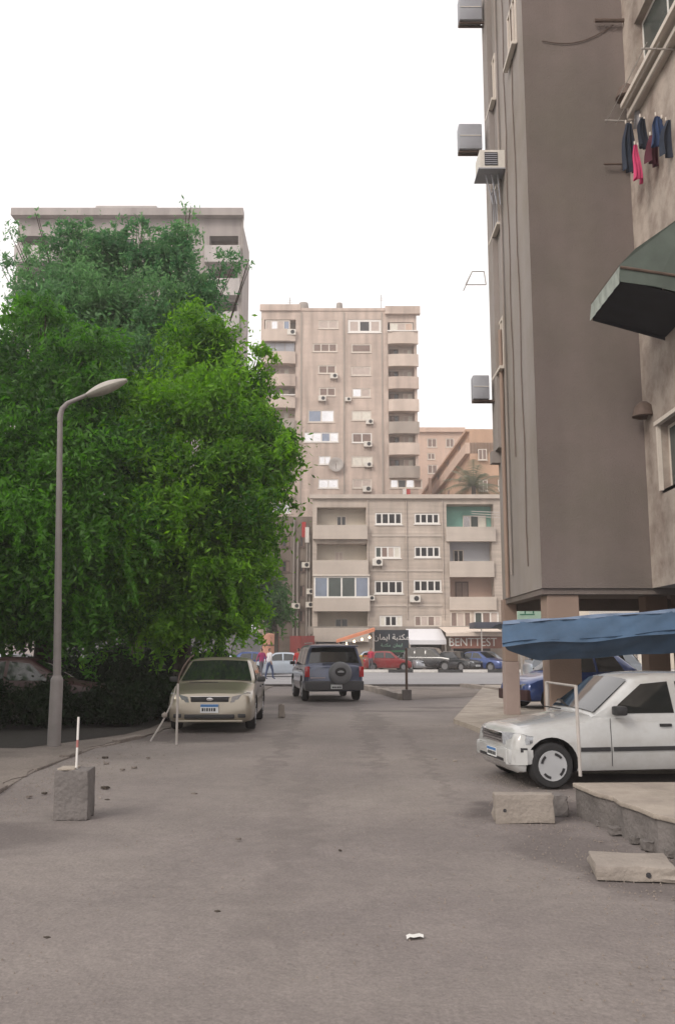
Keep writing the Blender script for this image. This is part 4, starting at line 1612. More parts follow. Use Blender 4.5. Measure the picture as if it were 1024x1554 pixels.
# dark flat canopy end further left
t = thing('flat_canopy', 'thin dark flat canopy over the far pavement beyond the blue tarpaulin', 'canopy', (14, 70, 3))
a, b = at(720, 944, 70), at(790, 953, 70)
mb = MB(); mb.box(a.x, b.x, 70, 73, b.z, a.z); mb.build('deck', mat('slate_sheet', (.05, .055, .08), .7, .2, 2), t, world=True)
mb = MB(); mb.box(a.x + .5, a.x + .58, 70.2, 70.28, .02, b.z); mb.box(b.x - .6, b.x - .52, 70.2, 70.28, .02, b.z); mb.build('post', M_steel, t, world=True)

# gate frame of thin poles beside the white car
t = thing('pole_frame', 'thin white pole frame standing on the slab beside the white car door', 'frame', (2.6, 9.4, 0))
pa = G(880, 1178, .31)
ptop = at(873, 1040, pa.y)
mb = MB(); mb.tube([(pa.x, pa.y, .31), (ptop.x, pa.y, ptop.z)], .019, 8); mb.build('upright', M_steel, t, world=True)
pb = at(829, 1034, 13.0)
mb = MB(); mb.tube([(pb.x, pb.y, .09), (pb.x, pb.y, pb.z)], .03, 8); mb.build('upright', M_steel, t, world=True)
mb = MB(); mb.tube([(ptop.x, pa.y, ptop.z - .01), (pb.x, pb.y, pb.z - .01)], .014, 8); mb.build('top_rail', M_steel, t, world=True)


# ================================================================== LAMP POST
p = G(82, 1134)
t = thing('street_lamp', 'grey street lamp post with a curved arm in front of the big tree', 'street lamp', (p.x, p.y, 0.0))
Yl = p.y
mb = MB(); mb.lathe([(.112, 0), (.106, 1.12), (.100, 1.15), (.070, 1.2)], seg=16); mb.build('base_sleeve', mat('grey_lamp_paint', (0.24, 0.22, 0.215), 0.6, 0.14, 4, streak=0.15), t, smooth=40)
topz = at(92, 640, Yl).z
off = Vector((p.x, p.y, 0))
M_lamp = mat('grey_lamp_paint', (0.24, 0.22, 0.215), 0.6, 0.14, 4, streak=0.15)
tp_ = at(91.5, 640, Yl) - off
tp_.y = 0
mb = MB(); mb.tube([(0, 0, 1.2), Vector((0, 0, 1.2)).lerp(tp_, .5), tp_ + Vector((0, 0, .02))], [.068, .058, .046], 14); mb.build('pole', M_lamp, t, smooth=40)
arm = []
for (px, py) in [(91.6, 640), (91.9, 630), (95, 620), (103, 612), (117, 606), (138, 597)]:
    q = at(px, py, Yl) - off
    q.y = 0
    arm.append(q)
mb = MB(); mb.tube(arm, [.052, .05, .046, .042, .038, .036], 10); mb.build('arm', M_lamp, t, smooth=60)
q0 = at(133, 600, Yl) - off
q1 = at(193, 577, Yl) - off
q0.y = q1.y = 0
L_ = (q1 - q0).length
ang = math.atan2(q1.z - q0.z, q1.x - q0.x)


def head_section(prof, name, m, zsgn):
    """half ellipsoid-like lamp head along its length"""
    mb = MB()
    n = 14
    segs = 8
    g = []
    for i_ in range(n + 1):
        u = i_ / n
        wv = .135 * math.sin(math.pi * min(1, .14 + u * .80)) ** .7
        hv = prof * math.sin(math.pi * min(1, .10 + u * .84)) ** .8
        row = []
        for k_ in range(segs + 1):
            th = math.pi * k_ / segs
            X_ = L_ * u
            row.append(Vector((X_, wv * math.cos(th), zsgn * hv * math.sin(th))))
        g.append(row)
    mt_ = Matrix.Translation(q0) @ Matrix.Rotation(-ang, 4, 'Y')
    for i_ in range(n):
        for k_ in range(segs):
            mb.quad(*[tuple(mt_ @ p_) for p_ in (g[i_][k_], g[i_][k_ + 1], g[i_ + 1][k_ + 1], g[i_ + 1][k_])])
    mb.poly([tuple(mt_ @ p_) for p_ in g[0]])
    mb.poly([tuple(mt_ @ p_) for p_ in g[-1]])
    return mb.build(name, m, t, smooth=60)


head_section(.115, 'lamp_head', mat('pale_lamp_shell', (.40, .38, .35), .55, .15, 5), 1)
head_section(.10, 'lamp_glass', mat('frosted_lamp_glass', (.34, .33, .29), .3, .2, 9), -1)

# ================================================================== TREES
def leaves(name, m, parent, blobs, n, size, seed, droop=.3, tint=(0, 1)):
    r_ = np.random.default_rng(seed)
    vol = np.array([b[3] ** 2.2 * (b[4] if len(b) > 4 else 1) for b in blobs])
    cnts = (vol / vol.sum() * n).astype(int)
    C, T = [], []
    for b, c in zip(blobs, cnts):
        if c < 4:
            continue
        k_ = max(6, int(22 * b[3]))
        d = r_.normal(size=(k_, 3))
        d /= np.linalg.norm(d, axis=1)[:, None]
        rad = b[3] * r_.uniform(.15, 1.05, (k_, 1)) ** .7
        cl = np.array(b[:3]) + d * rad * np.array([1, 1, .85])
        idx = r_.integers(0, k_, c)
        sg = b[3] * r_.uniform(.10, .30, k_)[idx][:, None]
        pts = cl[idx] + r_.normal(size=(c, 3)) * sg * np.array([1, 1, .75])
        ns = int(16 * b[3])
        dd = r_.normal(size=(ns, 3))
        dd /= np.linalg.norm(dd, axis=1)[:, None]
        st0 = np.array(b[:3]) + dd * b[3] * r_.uniform(.75, 1.12, (ns, 1))
        outw = dd * r_.uniform(.15, .45, (ns, 1)) * min(1.3, b[3])
        sid = r_.integers(0, ns, c)
        tt = r_.random((c, 1))
        stp = st0[sid] + outw[sid] * tt * 1.2 + np.array([0, 0, -1.0]) * (tt ** 1.6) * r_.uniform(.3, .9, ns)[sid][:, None] * min(1.2, b[3]) + r_.normal(size=(c, 3)) * .05
        us = r_.random(c) < .20
        pts[us] = stp[us]
        C.append(pts)
        tn = np.clip(r_.uniform(-.1, .5) + r_.uniform(-.12, .38, k_)[idx] + r_.uniform(-.1, .3, c), 0, 1)
        ext = r_.random(c) < .13
        pts[ext] += r_.normal(size=(int(ext.sum()), 3)) * b[3] * .24
        T.append(tn)
    C = np.concatenate(C)
    T = np.concatenate(T)
    keep = C[:, 2] > 0.1
    C, T = C[keep], T[keep]
    N_ = len(C)
    a = r_.normal(size=(N_, 3))
    a[:, 2] -= droop
    a /= np.linalg.norm(a, axis=1)[:, None]
    b2 = np.cross(a, r_.normal(size=(N_, 3)))
    b2 /= np.linalg.norm(b2, axis=1)[:, None]
    s_ = size * r_.uniform(.5, 1.6, (N_, 1))
    V = np.empty((N_, 4, 3))
    V[:, 0] = C - a * s_
    V[:, 1] = C + b2 * s_ * .34
    V[:, 2] = C + a * s_
    V[:, 3] = C - b2 * s_ * .34
    V = V.reshape(-1, 3)
    me = bpy.data.meshes.new(name)
    me.vertices.add(len(V))
    me.vertices.foreach_set('co', V.ravel())
    me.loops.add(N_ * 4)
    me.loops.foreach_set('vertex_index', np.arange(N_ * 4, dtype=np.int32))
    me.polygons.add(N_)
    me.polygons.foreach_set('loop_start', np.arange(0, N_ * 4, 4, dtype=np.int32))
    me.polygons.foreach_set('loop_total', np.full(N_, 4, dtype=np.int32))
    me.update()
    at_ = me.attributes.new('tint', 'FLOAT', 'POINT')
    tt_ = np.repeat(tint[0] + (tint[1] - tint[0]) * T, 4)
    at_.data.foreach_set('value', tt_.astype(np.float32))
    me.materials.append(m)
    o = bpy.data.objects.new(name, me)
    COL.objects.link(o)
    if parent:
        o.parent = parent
        o.matrix_parent_inverse = ROOTINV[parent]
    return o


def tree(name, label, cat, base, blobs_px, n, size, m, seed, th=.22, tint=(0, 1), group=None, fork=2.2):
    base = Vector(base)
    t = thing(name, label, cat, base, 0, group)
    blobs = []
    for b in blobs_px:
        c = at(b[0], b[1], b[3])
        blobs.append((c.x, c.y, c.z, b[2] * b[3] / F, b[4] if len(b) > 4 else 1))
    mb = MB()
    fk = base + Vector((.15, .1, fork))
    mb.tube([base, base.lerp(fk, .35) + Vector((.08, 0, 0)), fk], [th * 1.35, th, th * .85], 10)
    mb.build('trunk', M_bark, t, world=True, smooth=60)
    mb = MB()
    for i_, b in enumerate(blobs):
        e = Vector(b[:3])
        md = fk.lerp(e, .5) + Vector((random.uniform(-.3, .3), random.uniform(-.3, .3), random.uniform(-.1, .5)))
        wk = min(1, b[4] + .15)
        mb.tube([fk - Vector((0, 0, .1)), md, fk.lerp(e, .8) + Vector((.12, 0, .15)), e], [th * .5 * wk, th * .3 * wk, th * .15 * wk ** 2, th * .06 * wk], 6)
        for q in range(3):
            dd = Vector((random.gauss(0, 1), random.gauss(0, 1), random.gauss(0, 1))).normalized() * b[3] * .5
            mb.tube([md.lerp(e, .6), e + dd], [th * .14, th * .04], 5, cap=False)
    mb.build('limbs', M_bark, t, world=True, smooth=60)
    leaves('crown', m, t, blobs, n, size, seed, tint=tint)
    return t


A = [(330, 600, 72, 24.5), (300, 520, 55, 25), (255, 640, 85, 24), (385, 668, 60, 24), (425, 690, 30, 23.5, .8), (350, 750, 78, 23.5), (388, 810, 42, 24), (250, 760, 90, 23), (330, 850, 72, 23.5), (265, 890, 72, 23.5), (355, 905, 45, 24),
     (190, 850, 80, 23), (398, 545, 22, 25, .6), (385, 590, 34, 25, .7), (405, 745, 25, 24, .7), (330, 530, 40, 25), (395, 640, 30, 24.5, .7), (230, 930, 45, 23.5), (320, 935, 38, 23.5), (372, 860, 40, 24), (280, 945, 34, 23), (350, 940, 28, 23.5), (240, 950, 30, 22.5), (190, 940, 40, 22.5), (385, 925, 22, 24, .8), (430, 715, 18, 24, .5), (360, 700, 50, 23.5)]
tree('broadleaf_tree', 'bright green spreading tree beside the beige sedan', 'tree', (-4.35, 24.5, 0.04), A, 150000, .075, M_leafA, 1, .24, fork=2.0)
B = [(60, 600, 85, 22.5), (20, 700, 85, 22), (110, 700, 85, 22), (60, 810, 95, 21.5), (150, 800, 85, 22), (15, 890, 85, 22), (115, 890, 80, 21.5), (190, 700, 75, 22.5), (125, 545, 62, 23.5), (15, 560, 60, 23), (-60, 700, 100, 22), (-60, 850, 100, 22), (60, 930, 50, 21.5), (150, 935, 45, 22),
     (35, 500, 40, 23.5, .7), (-50, 560, 70, 23), (20, 950, 45, 21.5), (90, 955, 40, 21.5), (-40, 940, 60, 22), (60, 480, 45, 24, .7), (110, 620, 70, 22.5)]
tree('broadleaf_tree', 'deep green dense tree directly behind the street lamp', 'tree', (-7.6, 22.8, 0.04), B, 140000, .075, M_leafB, 2, .26, fork=2.0)
Cb = [(190, 395, 45, 31), (250, 400, 52, 31), (140, 400, 44, 31), (90, 420, 40, 31, .7), (300, 445, 42, 30.5), (220, 475, 75, 30.5), (135, 465, 62, 30), (305, 505, 36, 30), (60, 385, 22, 31, .35), (205, 560, 85, 30), (325, 550, 36, 30), (280, 350, 22, 31, .35), (210, 345, 22, 31, .5), (130, 350, 20, 31, .4),
      (288, 318, 13, 31, .22), (22, 350, 18, 31, .25), (5, 400, 22, 31, .35), (45, 465, 35, 30, .5), (345, 400, 26, 30.5, .35), (378, 400, 10, 30.5, .15), (55, 325, 10, 31, .12), (100, 365, 35, 31, .6), (160, 370, 40, 31), (60, 440, 45, 30.5, .8), (100, 500, 55, 30), (270, 370, 36, 31, .7), (312, 440, 26, 30.5, .4), (335, 480, 12, 30.5, .2), (280, 540, 60, 30)]
tree('slender_tree', 'taller bluish green tree rising over the others before the grey tower', 'tree', (-7.0, 31.0, 0.04), Cb, 88000, .08, M_leafC, 3, .22, fork=4.5)
D = [(405, 905, 32, 58), (395, 860, 24, 58), (425, 930, 20, 58), (380, 930, 30, 58), (360, 890, 34, 58), (340, 850, 40, 58), (385, 640, 18, 60, .5)]
tree('broadleaf_tree', 'small shaded tree across the road beside the dingy alley', 'tree', (at(400, 990, 58).x, 58 + 10, 0.02), [(b[0], b[1], b[2], 68, *(b[4:])) for b in D[:-1]], 16000, .17, M_leafB, 4, .18, tint=(0, .5), fork=3)
# trees deeper in the planting bed closing the dark background
for i_, (px, Y_, lb, bl) in enumerate([(60, 34, 'shaded tree deep in the planting bed behind the lamp', [(40, 880, 70), (100, 850, 70), (0, 820, 80), (-60, 880, 80), (60, 940, 40)]),
                                       (210, 36, 'shaded tree deep in the planting bed behind the bright tree', [(200, 880, 70), (270, 900, 60), (150, 900, 60), (330, 900, 50), (240, 820, 80), (240, 945, 35)])]):
    q = at(px, 985, Y_)
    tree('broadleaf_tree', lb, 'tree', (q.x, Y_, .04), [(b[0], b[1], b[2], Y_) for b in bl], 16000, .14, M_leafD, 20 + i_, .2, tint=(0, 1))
# hedge bushes in the dark bed
for i_, (x_, y_, r_, h_, lb) in enumerate([(-4.75, 19.6, .85, .75, 'low dark bush behind the leaning stick near the beige sedan'), (-6.0, 19.2, .9, .8, 'low dark bush behind the leaning stick and white rod'), (-7.4, 18.6, .9, .8, 'low dark bush just behind the lamp post foot'), (-5.3, 22.0, 1.15, 1.15, 'rounded dark bush under the bright tree'), (-4.2, 21.2, .8, 1.0, 'dark bush pressed against the side of the beige sedan'), (-9.3, 20.5, 1.3, 1.3, 'big dark bush hiding the nose of the maroon sedan'), (-7.9, 25.0, 1.1, 1.0, 'broad dark bush under the dense tree')]):
    t = thing('bush', lb, 'bush', (x_, y_, .04), 0, 'bushes in the shaded bed')
    bl = [(x_ + random.uniform(-.4, .4) * r_, y_ + random.uniform(-.3, .3), h_ * .5 + random.uniform(-.1, .2), r_ * .62) for _ in range(6)]
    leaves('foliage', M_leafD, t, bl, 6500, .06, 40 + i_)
    mb = MB()
    for b in bl:
        mb.tube([(x_, y_, .02), (b[0], b[1], b[2])], [.03, .01], 5)
    mb.build('stems', M_bark, t, world=True)

for i_, (x_, y_, r_, h_, lb) in enumerate([(-10.2, 27.5, 1.7, 1.9, 'tall dark hedge deep in the planting bed near the frame edge'), (-7.0, 28.5, 1.8, 1.75, 'tall dark hedge under the dense tree in the middle of the bed'), (-6.3, 30.5, 1.5, 1.9, 'tall dark hedge behind the bright tree trunk'), (-8.6, 33.0, 1.5, 2.3, 'tallest dark hedge furthest back in the planting bed'), (-6.2, 35, 1.4, 2.1, 'dark hedge furthest back near the cross road')]):
    t = thing('hedge', lb, 'hedge', (x_, y_, .03), 0, 'hedges deep in the shaded bed')
    bl = [(x_ + (k_ / 7 - .5) * 2 * r_, y_ + random.uniform(-.4, .4), h_ * random.uniform(.25, .62), r_ * .42) for k_ in range(8)]
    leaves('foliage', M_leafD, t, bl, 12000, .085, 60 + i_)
    mb = MB()
    for b in bl:
        mb.tube([(b[0], b[1], .02), (b[0] + .1, b[1], b[2])], [.04, .012], 5)
    mb.build('stems', M_bark, t, world=True)
tS = thing('broadleaf_tree', 'added shade tree on the verge side, its crown mostly outside the frame', 'tree', (-10.0, 13.5, .03))  # added out of view to keep light off the planting bed
blS = [(-10.2 + random.uniform(-2.2, 1.9), 13.5 + random.uniform(-4.5, 3.0), random.uniform(2.6, 7.5), 1.9) for _ in range(16)]
leaves('crown', M_leafB, tS, blS, 42000, .12, 77)
mb = MB(); mb.tube([(-10.0, 13.5, 0), (-10.1, 13.5, 3.5)], [.28, .2], 10)
for b in blS:
    mb.tube([(-10.1, 13.5, 3.2), b[:3]], [.12, .03], 6)
mb.build('trunk', M_bark, tS, world=True, smooth=60)
# palm
t = thing('palm_tree', 'dusty palm with drooping fronds above the beige block roof', 'palm tree', (at(712, 760, 97).x, 97, 0))
pc = at(718, 738, 97)
mb = MB(); mb.tube([(t.location.x, 97, 0), (pc.x, 97, pc.z * .5), (pc.x, 97, pc.z)], [.35, .28, .25], 10); mb.build('trunk', M_bark, t, world=True, smooth=60)
rp = random.Random(5)
for k_ in range(26):
    az = k_ * 2.4
    el = rp.uniform(-.1, 1.15)
    Lf = rp.uniform(3.6, 5.4)
    mb = MB()
    pts = []
    for s_ in range(9):
        f_ = s_ / 8
        rr_ = Lf * f_ * math.cos(el) * (1 - .15 * f_)
        zz = Lf * f_ * math.sin(el) - 2.0 * f_ ** 2
        pts.append(Vector((pc.x + rr_ * math.cos(az), pc.y + rr_ * math.sin(az), pc.z + zz)))
    mb.tube(pts, [.05 * (1 - .8 * i_ / 8) for i_ in range(9)], 4, cap=False)
    side = Vector((-math.sin(az), math.cos(az), 0))
    for s_ in range(1, 17):
        f_ = s_ / 17
        p = pts[int(f_ * 8)].lerp(pts[min(8, int(f_ * 8) + 1)], f_ * 8 % 1)
        wl = .95 * math.sin(math.pi * (f_ * .85 + .12)) + .1
        dr = (pts[min(8, int(f_ * 8) + 1)] - pts[int(f_ * 8)]).normalized()
        for sg in (-1, 1):
            e = p + side * sg * wl + dr * wl * .5 + Vector((0, 0, -.28 * wl))
            mb.poly([p - dr * .05, p + dr * .06, e])
    o = mb.build('frond', M_leafP, t, world=True, fix=False)

# ================================================================== VEHICLES
def car_body(sp):
    """closed loft of the lower body; front at x = 0 going to -L"""
    L_, W = sp['L'], sp['W'] / 2
    prof = sp['prof']                    # [(s, ztop)]
    low = sp.get('low', .2)

    def ztop(s_):
        for (a, za), (b, zb) in zip(prof[:-1], prof[1:]):
            if a <= s_ <= b:
                return za + (zb - za) * (s_ - a) / (b - a)
        return prof[-1][1]

    fb = sp.get('fb', .10)

    def half(s_):
        e = 1.0
        if s_ < .6:
            e -= fb * (1 - s_ / .6) ** 2.2
        r_ = L_ - s_
        if r_ < .5:
            e -= sp.get('rb', .06) * (1 - r_ / .5) ** 2.2
        return W * e

    st = sorted({0.0, .03, .09, .18, .3, .45, .6, *[p[0] for p in prof], L_ - .3, L_ - .15, L_ - .06, L_ - .02, L_} | {round(x_, 2) for x_ in np.arange(.8, L_ - .3, .35)})
    st = [s_ for s_ in st if 0 <= s_ <= L_]
    rings = []
    for s_ in st:
        t_, w_ = ztop(s_), half(s_)
        b_ = low
        e0 = min(s_, L_ - s_)
        if e0 < .10:                      # rounded ends
            k_ = 1 - e0 / .10
            b_ += (.10 if s_ < 1 else .08) * k_ ** 1.5
            w_ -= .05 * k_ ** 2
            t_ -= .03 * k_ ** 2
        if e0 < 0.001:
            w_ -= .03
        h_ = t_ - b_
        half_ring = [(0, b_), (.80 * w_, b_), (.94 * w_, b_ + .03), (.985 * w_, b_ + .12 * h_ + .02), (w_, b_ + .38 * h_), (w_ * .995, b_ + .62 * h_), (.975 * w_, t_ - .10), (.945 * w_, t_ - .04), (.88 * w_, t_ - .008), (.6 * w_, t_ + sp.get('crown', .03) * .7), (.3 * w_, t_ + sp.get('crown', .03) * .95), (0, t_ + sp.get('crown', .03))]
        ring = [(-s_, y, z) for (y, z) in half_ring] + [(-s_, -y, z) for (y, z) in reversed(half_ring[1:-1])]
        rings.append(ring)
    mb = MB()
    n = len(rings[0])
    for r_ in rings:
        mb.v += r_
    for k_ in range(len(rings) - 1):
        for q in range(n):
            q2 = (q + 1) % n
            mb.f.append((k_ * n + q, (k_ + 1) * n + q, (k_ + 1) * n + q2, k_ * n + q2))
            mb.mi.append(0)
    mb.f.append(tuple(range(n)))
    mb.mi.append(0)
    mb.f.append(tuple((len(rings) - 1) * n + q for q in reversed(range(n))))
    mb.mi.append(0)
    return mb, ztop, half


def bool_cut(o, cutters):
    for c in cutters:
        md = o.modifiers.new('b', 'BOOLEAN')
        md.operation = 'DIFFERENCE'
        md.object = c
        md.solver = 'EXACT'
        md.material_mode = 'TRANSFER'
    dg = bpy.context.evaluated_depsgraph_get()
    dg.update()
    me = bpy.data.meshes.new_from_object(o.evaluated_get(dg))
    old = o.data
    o.modifiers.clear()
    o.data = me
    for c in cutters:
        bpy.data.objects.remove(c)
    return me


def car(label, loc, rz, sp, paint, group=None, name='parked_car', cat='car', det=2, dado=None):
    """det 2 near, 1 far"""
    t = thing(name, label, cat, (0, 0, 0), 0, group)
    mb, ztop, half = car_body(sp)
    body = mb.build('body', paint, t)
    W, L_ = sp['W'] / 2, sp['L']
    r_ = sp['r']
    cuts = []
    for s_ in sp['wh']:
        for sg in (-1, 1):
            m2 = MB()
            m2.lathe([(r_ + .055, -.16), (r_ + .055, .25)], c=(-s_, sg * (W - .09), r_ + .01), axis='y', seg=28 if det > 1 else 16)
            c = m2.build('cut', M_black)
            cuts.append(c)
    bpy.context.view_layer.update()
    me = bool_cut(body, cuts)
    me.shade_smooth()
    me.set_sharp_from_angle(angle=R(32))
    # cabin
    sb, rf, rr, rb = sp['cab']          # windshield base, roof front, roof rear, rear glass base
    zb, zr = sp['belt'], sp['H']
    wt = sp.get('wt', W * .74)
    wb = W * .955

    def side(z):
        f_ = min(1, max(0, (z - zb) / (zr - zb)))
        return wb + (wt - wb) * f_ ** 1.15

    def rtop(s_):
        if s_ <= rf:
            f_ = (s_ - sb) / (rf - sb)
            return zb + (zr - .045 - zb) * f_
        if s_ >= rr:
            f_ = (rb - s_) / (rb - rr)
            return zb + (zr - .05 - zb) * max(0, f_)
        f_ = (s_ - rf) / (rr - rf)
        return zr - .045 * (1 - math.sin(math.pi * min(1, .02 + .96 * f_)) ** .5)

    ss = sorted({sb + .001, rf, rr, rb - .001, *[sb + (rf - sb) * q / 5 for q in range(1, 5)], *[rf + (rr - rf) * q / 7 for q in range(1, 7)], *[rr + (rb - rr) * q / 4 for q in range(1, 4)]})
    mb = MB()
    rings = []
    for s_ in ss:
        T_ = rtop(s_)
        z0 = zb - .10
        k_ = min(.07, max(.004, (T_ - zb) * .3))
        ww = side(T_)
        fr = 1.0
        if s_ < rf:
            fr = 1 - .05 * (rf - s_) / (rf - sb)
        rg = [(0, z0), (wb * fr, z0), (wb * fr, zb), (side(T_ - k_) * fr, T_ - k_), ((ww - .035) * fr, T_ - .012), ((ww - .12) * fr, T_ + .01), (ww * .4 * fr, T_ + .032), (0, T_ + .036)]
        ring = [(-s_, y, z) for (y, z) in rg] + [(-s_, -y, z) for (y, z) in reversed(rg[1:-1])]
        rings.append(ring)
    n = len(rings[0])
    for q in rings:
        mb.v += q
    for k_ in range(len(rings) - 1):
        for q in range(n):
            q2 = (q + 1) % n
            mb.f.append((k_ * n + q, (k_ + 1) * n + q, (k_ + 1) * n + q2, k_ * n + q2))
            mb.mi.append(0)
    mb.f.append(tuple(range(n)))
    mb.mi.append(0)
    mb.f.append(tuple((len(rings) - 1) * n + q for q in reversed(range(n))))
    mb.mi.append(0)
    mb.build('cabin', sp.get('roofpaint', paint), t, smooth=38)

    # glass surfaces
    def glass_strip(sa, s_b, name_, up, y_in=.085):
        mb = MB()
        n_u, n_v = 8, 6
        g = []
        for j in range(n_v + 1):
            f_ = j / n_v
            s_ = sa + (s_b - sa) * f_
            T_ = rtop(s_)
            w_ = (side(T_) - y_in)
            row = []
            for i_ in range(n_u + 1):
                u = -1 + 2 * i_ / n_u
                y = u * w_
                zz = T_ + .036 - .026 * abs(u) ** 2.2
                row.append((-s_ + up * .010, y, zz + .010))
            g.append(row)
        for j in range(n_v):
            for i_ in range(n_u):
                mb.quad(g[j][i_], g[j][i_ + 1], g[j + 1][i_ + 1], g[j + 1][i_])
        return mb.build(name_, sp.get('glass', M_cglass), t, smooth=60)

    glass_strip(sb + (rf - sb) * .07, sb + (rf - sb) * .93, 'windscreen', 1)
    glass_strip(rr + (rb - rr) * .10, rr + (rb - rr) * .88, 'rear_window', -1)
    for poly in sp['sw']:
        for sg in (-1, 1):
            mb = MB()
            P = [(-s_, sg * (side(z) + .006), z) for (s_, z) in poly]
            mb.poly(P)
            mb.build('side_window', sp.get('glass', M_cglass), t, fix=False)
    # wheels
    for s_ in sp['wh']:
        for sg in (-1, 1):
            m2 = MB()
            y0 = sg * (W - .015)
            m2.lathe([(r_ * .66, y0 - sg * .01), (r_ * .74, y0), (r_ * .93, y0 - sg * .005), (r_, y0 - sg * .035), (r_, y0 - sg * .17), (r_ * .9, y0 - sg * .2), (0.02, y0 - sg * .2)], c=(-s_, 0, r_), axis='y', seg=24 if det > 1 else 14)
            tire = m2.build('wheel', M_tyre, t, smooth=40)
            m2 = MB()
            m2.lathe([(.0, y0 + sg * .004), (r_ * .16, y0 + sg * .002), (r_ * .5, y0 - sg * .004), (r_ * .66, y0 + sg * .002), (r_ * .69, y0 - sg * .03), (0.01, y0 - sg * .05)], c=(-s_, 0, r_), axis='y', seg=24 if det > 1 else 12)
            rim = m2.build('rim', sp.get('hub', M_hub), tire, smooth=40)
            if det > 1:
                for q in range(4):
                    an = q * math.pi / 2 + .55
                    m2 = MB()
                    for da in (-.22, 0, .22):
                        a0_, a1_ = an + da - .115, an + da + .115
                        pr_ = [(-s_ + r_ * k_ * math.cos(a_), r_ + r_ * k_ * math.sin(a_)) for (k_, a_) in ((.47, a0_), (.47, a1_), (.58, a1_), (.58, a0_))]
                        m2.prism(pr_, min(y0 + sg * .006, y0 - sg * .02), max(y0 + sg * .006, y0 - sg * .02), 'y')
                    m2.build('rim_slot', M_black, tire)
    # side trims: moulding, sill, seams
    mz = sp.get('mould', None)
    if mz:
        for sg in (-1, 1):
            for (a, b) in sp.get('mouldspan', []):
                mb = MB()
                q_ = [a + (b - a) * k_ / 6 for k_ in range(7)]
                for x0_, x1_ in zip(q_[:-1], q_[1:]):
                    ya0, ya1 = half(x0_), half(x1_)
                    mb.quad((-x0_, sg * (ya0 + .014), mz), (-x1_, sg * (ya1 + .014), mz), (-x1_, sg * (ya1 + .014), mz + .045), (-x0_, sg * (ya0 + .014), mz + .045))
                    mb.quad((-x0_, sg * (ya0 + .014), mz + .045), (-x1_, sg * (ya1 + .014), mz + .045), (-x1_, sg * (ya1 - .02), mz + .052), (-x0_, sg * (ya0 - .02), mz + .052))
                    mb.quad((-x0_, sg * (ya0 + .014), mz), (-x1_, sg * (ya1 + .014), mz), (-x1_, sg * (ya1 - .02), mz - .006), (-x0_, sg * (ya0 - .02), mz - .006))
                mb.build('side_moulding', M_black, t, fix=False)
    if det > 1:
        for sg in (-1, 1):
            for s_ in sp.get('seams', []):
                mb = MB()
                zt_ = sp['belt'] - .02
                for z0, z1 in ((sp.get('low', .2) + .08, .42), (.42, zt_)):
                    y0_, y1_ = half(s_) * (1.001 if z0 > .35 else .992), half(s_) * (.982 if z1 > .6 else 1.001)
                    mb.quad((-s_ - .004, sg * (y0_ + .003), z0), (-s_ + .004, sg * (y0_ + .003), z0), (-s_ + .004, sg * (y1_ + .003), z1), (-s_ - .004, sg * (y1_ + .003), z1))
                mb.build('door_seam', M_black, t, fix=True)
            for s_ in sp.get('handles', []):
                mb = MB()
                yy = half(s_) * .985
                mb.box(-s_ - .075, -s_ + .075, sg * yy - .012, sg * yy + .022, sp['belt'] - .125, sp['belt'] - .09)
                mb.build('door_handle', sp.get('handlemat', M_black), t, bevel=.006)
            mb = MB()
            ym = sg * (wb + .10)
            mb.box(-sb - .36, -sb - .22, ym - .085, ym + .085, zb + .02, zb + .13)
            mb.build('mirror', sp.get('mirrormat', M_black), t, bevel=.03, smooth=50)
    return t, half, ztop, side


def finish(t, loc, rz, h=0.0):
    t.location = (loc[0], loc[1], h)
    t.rotation_euler = (0, 0, rz)


def paint(name, c, rough=.32, metal=.25, coat=.7, dust=0.12):
    return mat(name, c, rough, .06, 1.2, metal=metal, coat=coat, col2=(.26, .23, .2), c2amt=dust, c2scale=2.2)


P_white = paint('white_car_paint', (.46, .47, .475), .25, .0, .8, dust=.35)
P_beige = paint('beige_metallic', (.33, .295, .24), .3, .55, .8)
P_navy = paint('slate_blue_paint', (.095, .115, .185), .28, .4, .8)
P_silver = paint('silver_paint', (.36, .38, .42), .3, .6, .8)
P_black = paint('black_paint', (.012, .014, .02), .25, .1, .8)
P_red = paint('red_car_paint', (.22, .012, .016), .3, .1, .8)
P_maroon = paint('maroon_paint', (.03, .006, .008), .55, .0, .15)
P_blue = paint('blue_paint', (.015, .05, .20), .3, .3, .8)
P_ice = paint('pale_blue_paint', (.42, .48, .56), .3, .3, .8)

SEDAN = dict(L=4.5, W=1.77, H=1.44, prof=[(0, .62), (.06, .70), (.25, .78), (1.0, .90), (1.25, .93), (3.6, .96), (3.75, .99), (4.38, .98), (4.5, .90)], r=.32, wh=(.88, 3.53),
             cab=(1.15, 1.95, 3.1, 3.85), belt=.93, low=.19,
             sw=[[(1.55, .96), (1.98, 1.33), (2.42, 1.38), (2.45, .97)], [(2.52, .97), (2.50, 1.38), (3.0, 1.35), (3.28, 1.2), (3.3, .98)]], seams=[1.5, 2.48, 3.45], handles=[2.32, 3.2], hub=M_hub)
HATCH = dict(L=3.75, W=1.62, H=1.46, prof=[(0, .60), (.08, .68), (.3, .77), (.95, .90), (1.1, .92), (3.3, .95), (3.6, .95), (3.75, .85)], r=.28, wh=(.7, 3.05),
             cab=(1.0, 1.6, 2.95, 3.6), belt=.91, low=.19,
             sw=[[(1.35, .94), (1.68, 1.33), (2.1, 1.38), (2.12, .95)], [(2.2, .95), (2.18, 1.38), (2.8, 1.36), (3.05, .97)]], seams=[1.3, 2.15, 2.95], handles=[2.0, 2.8])
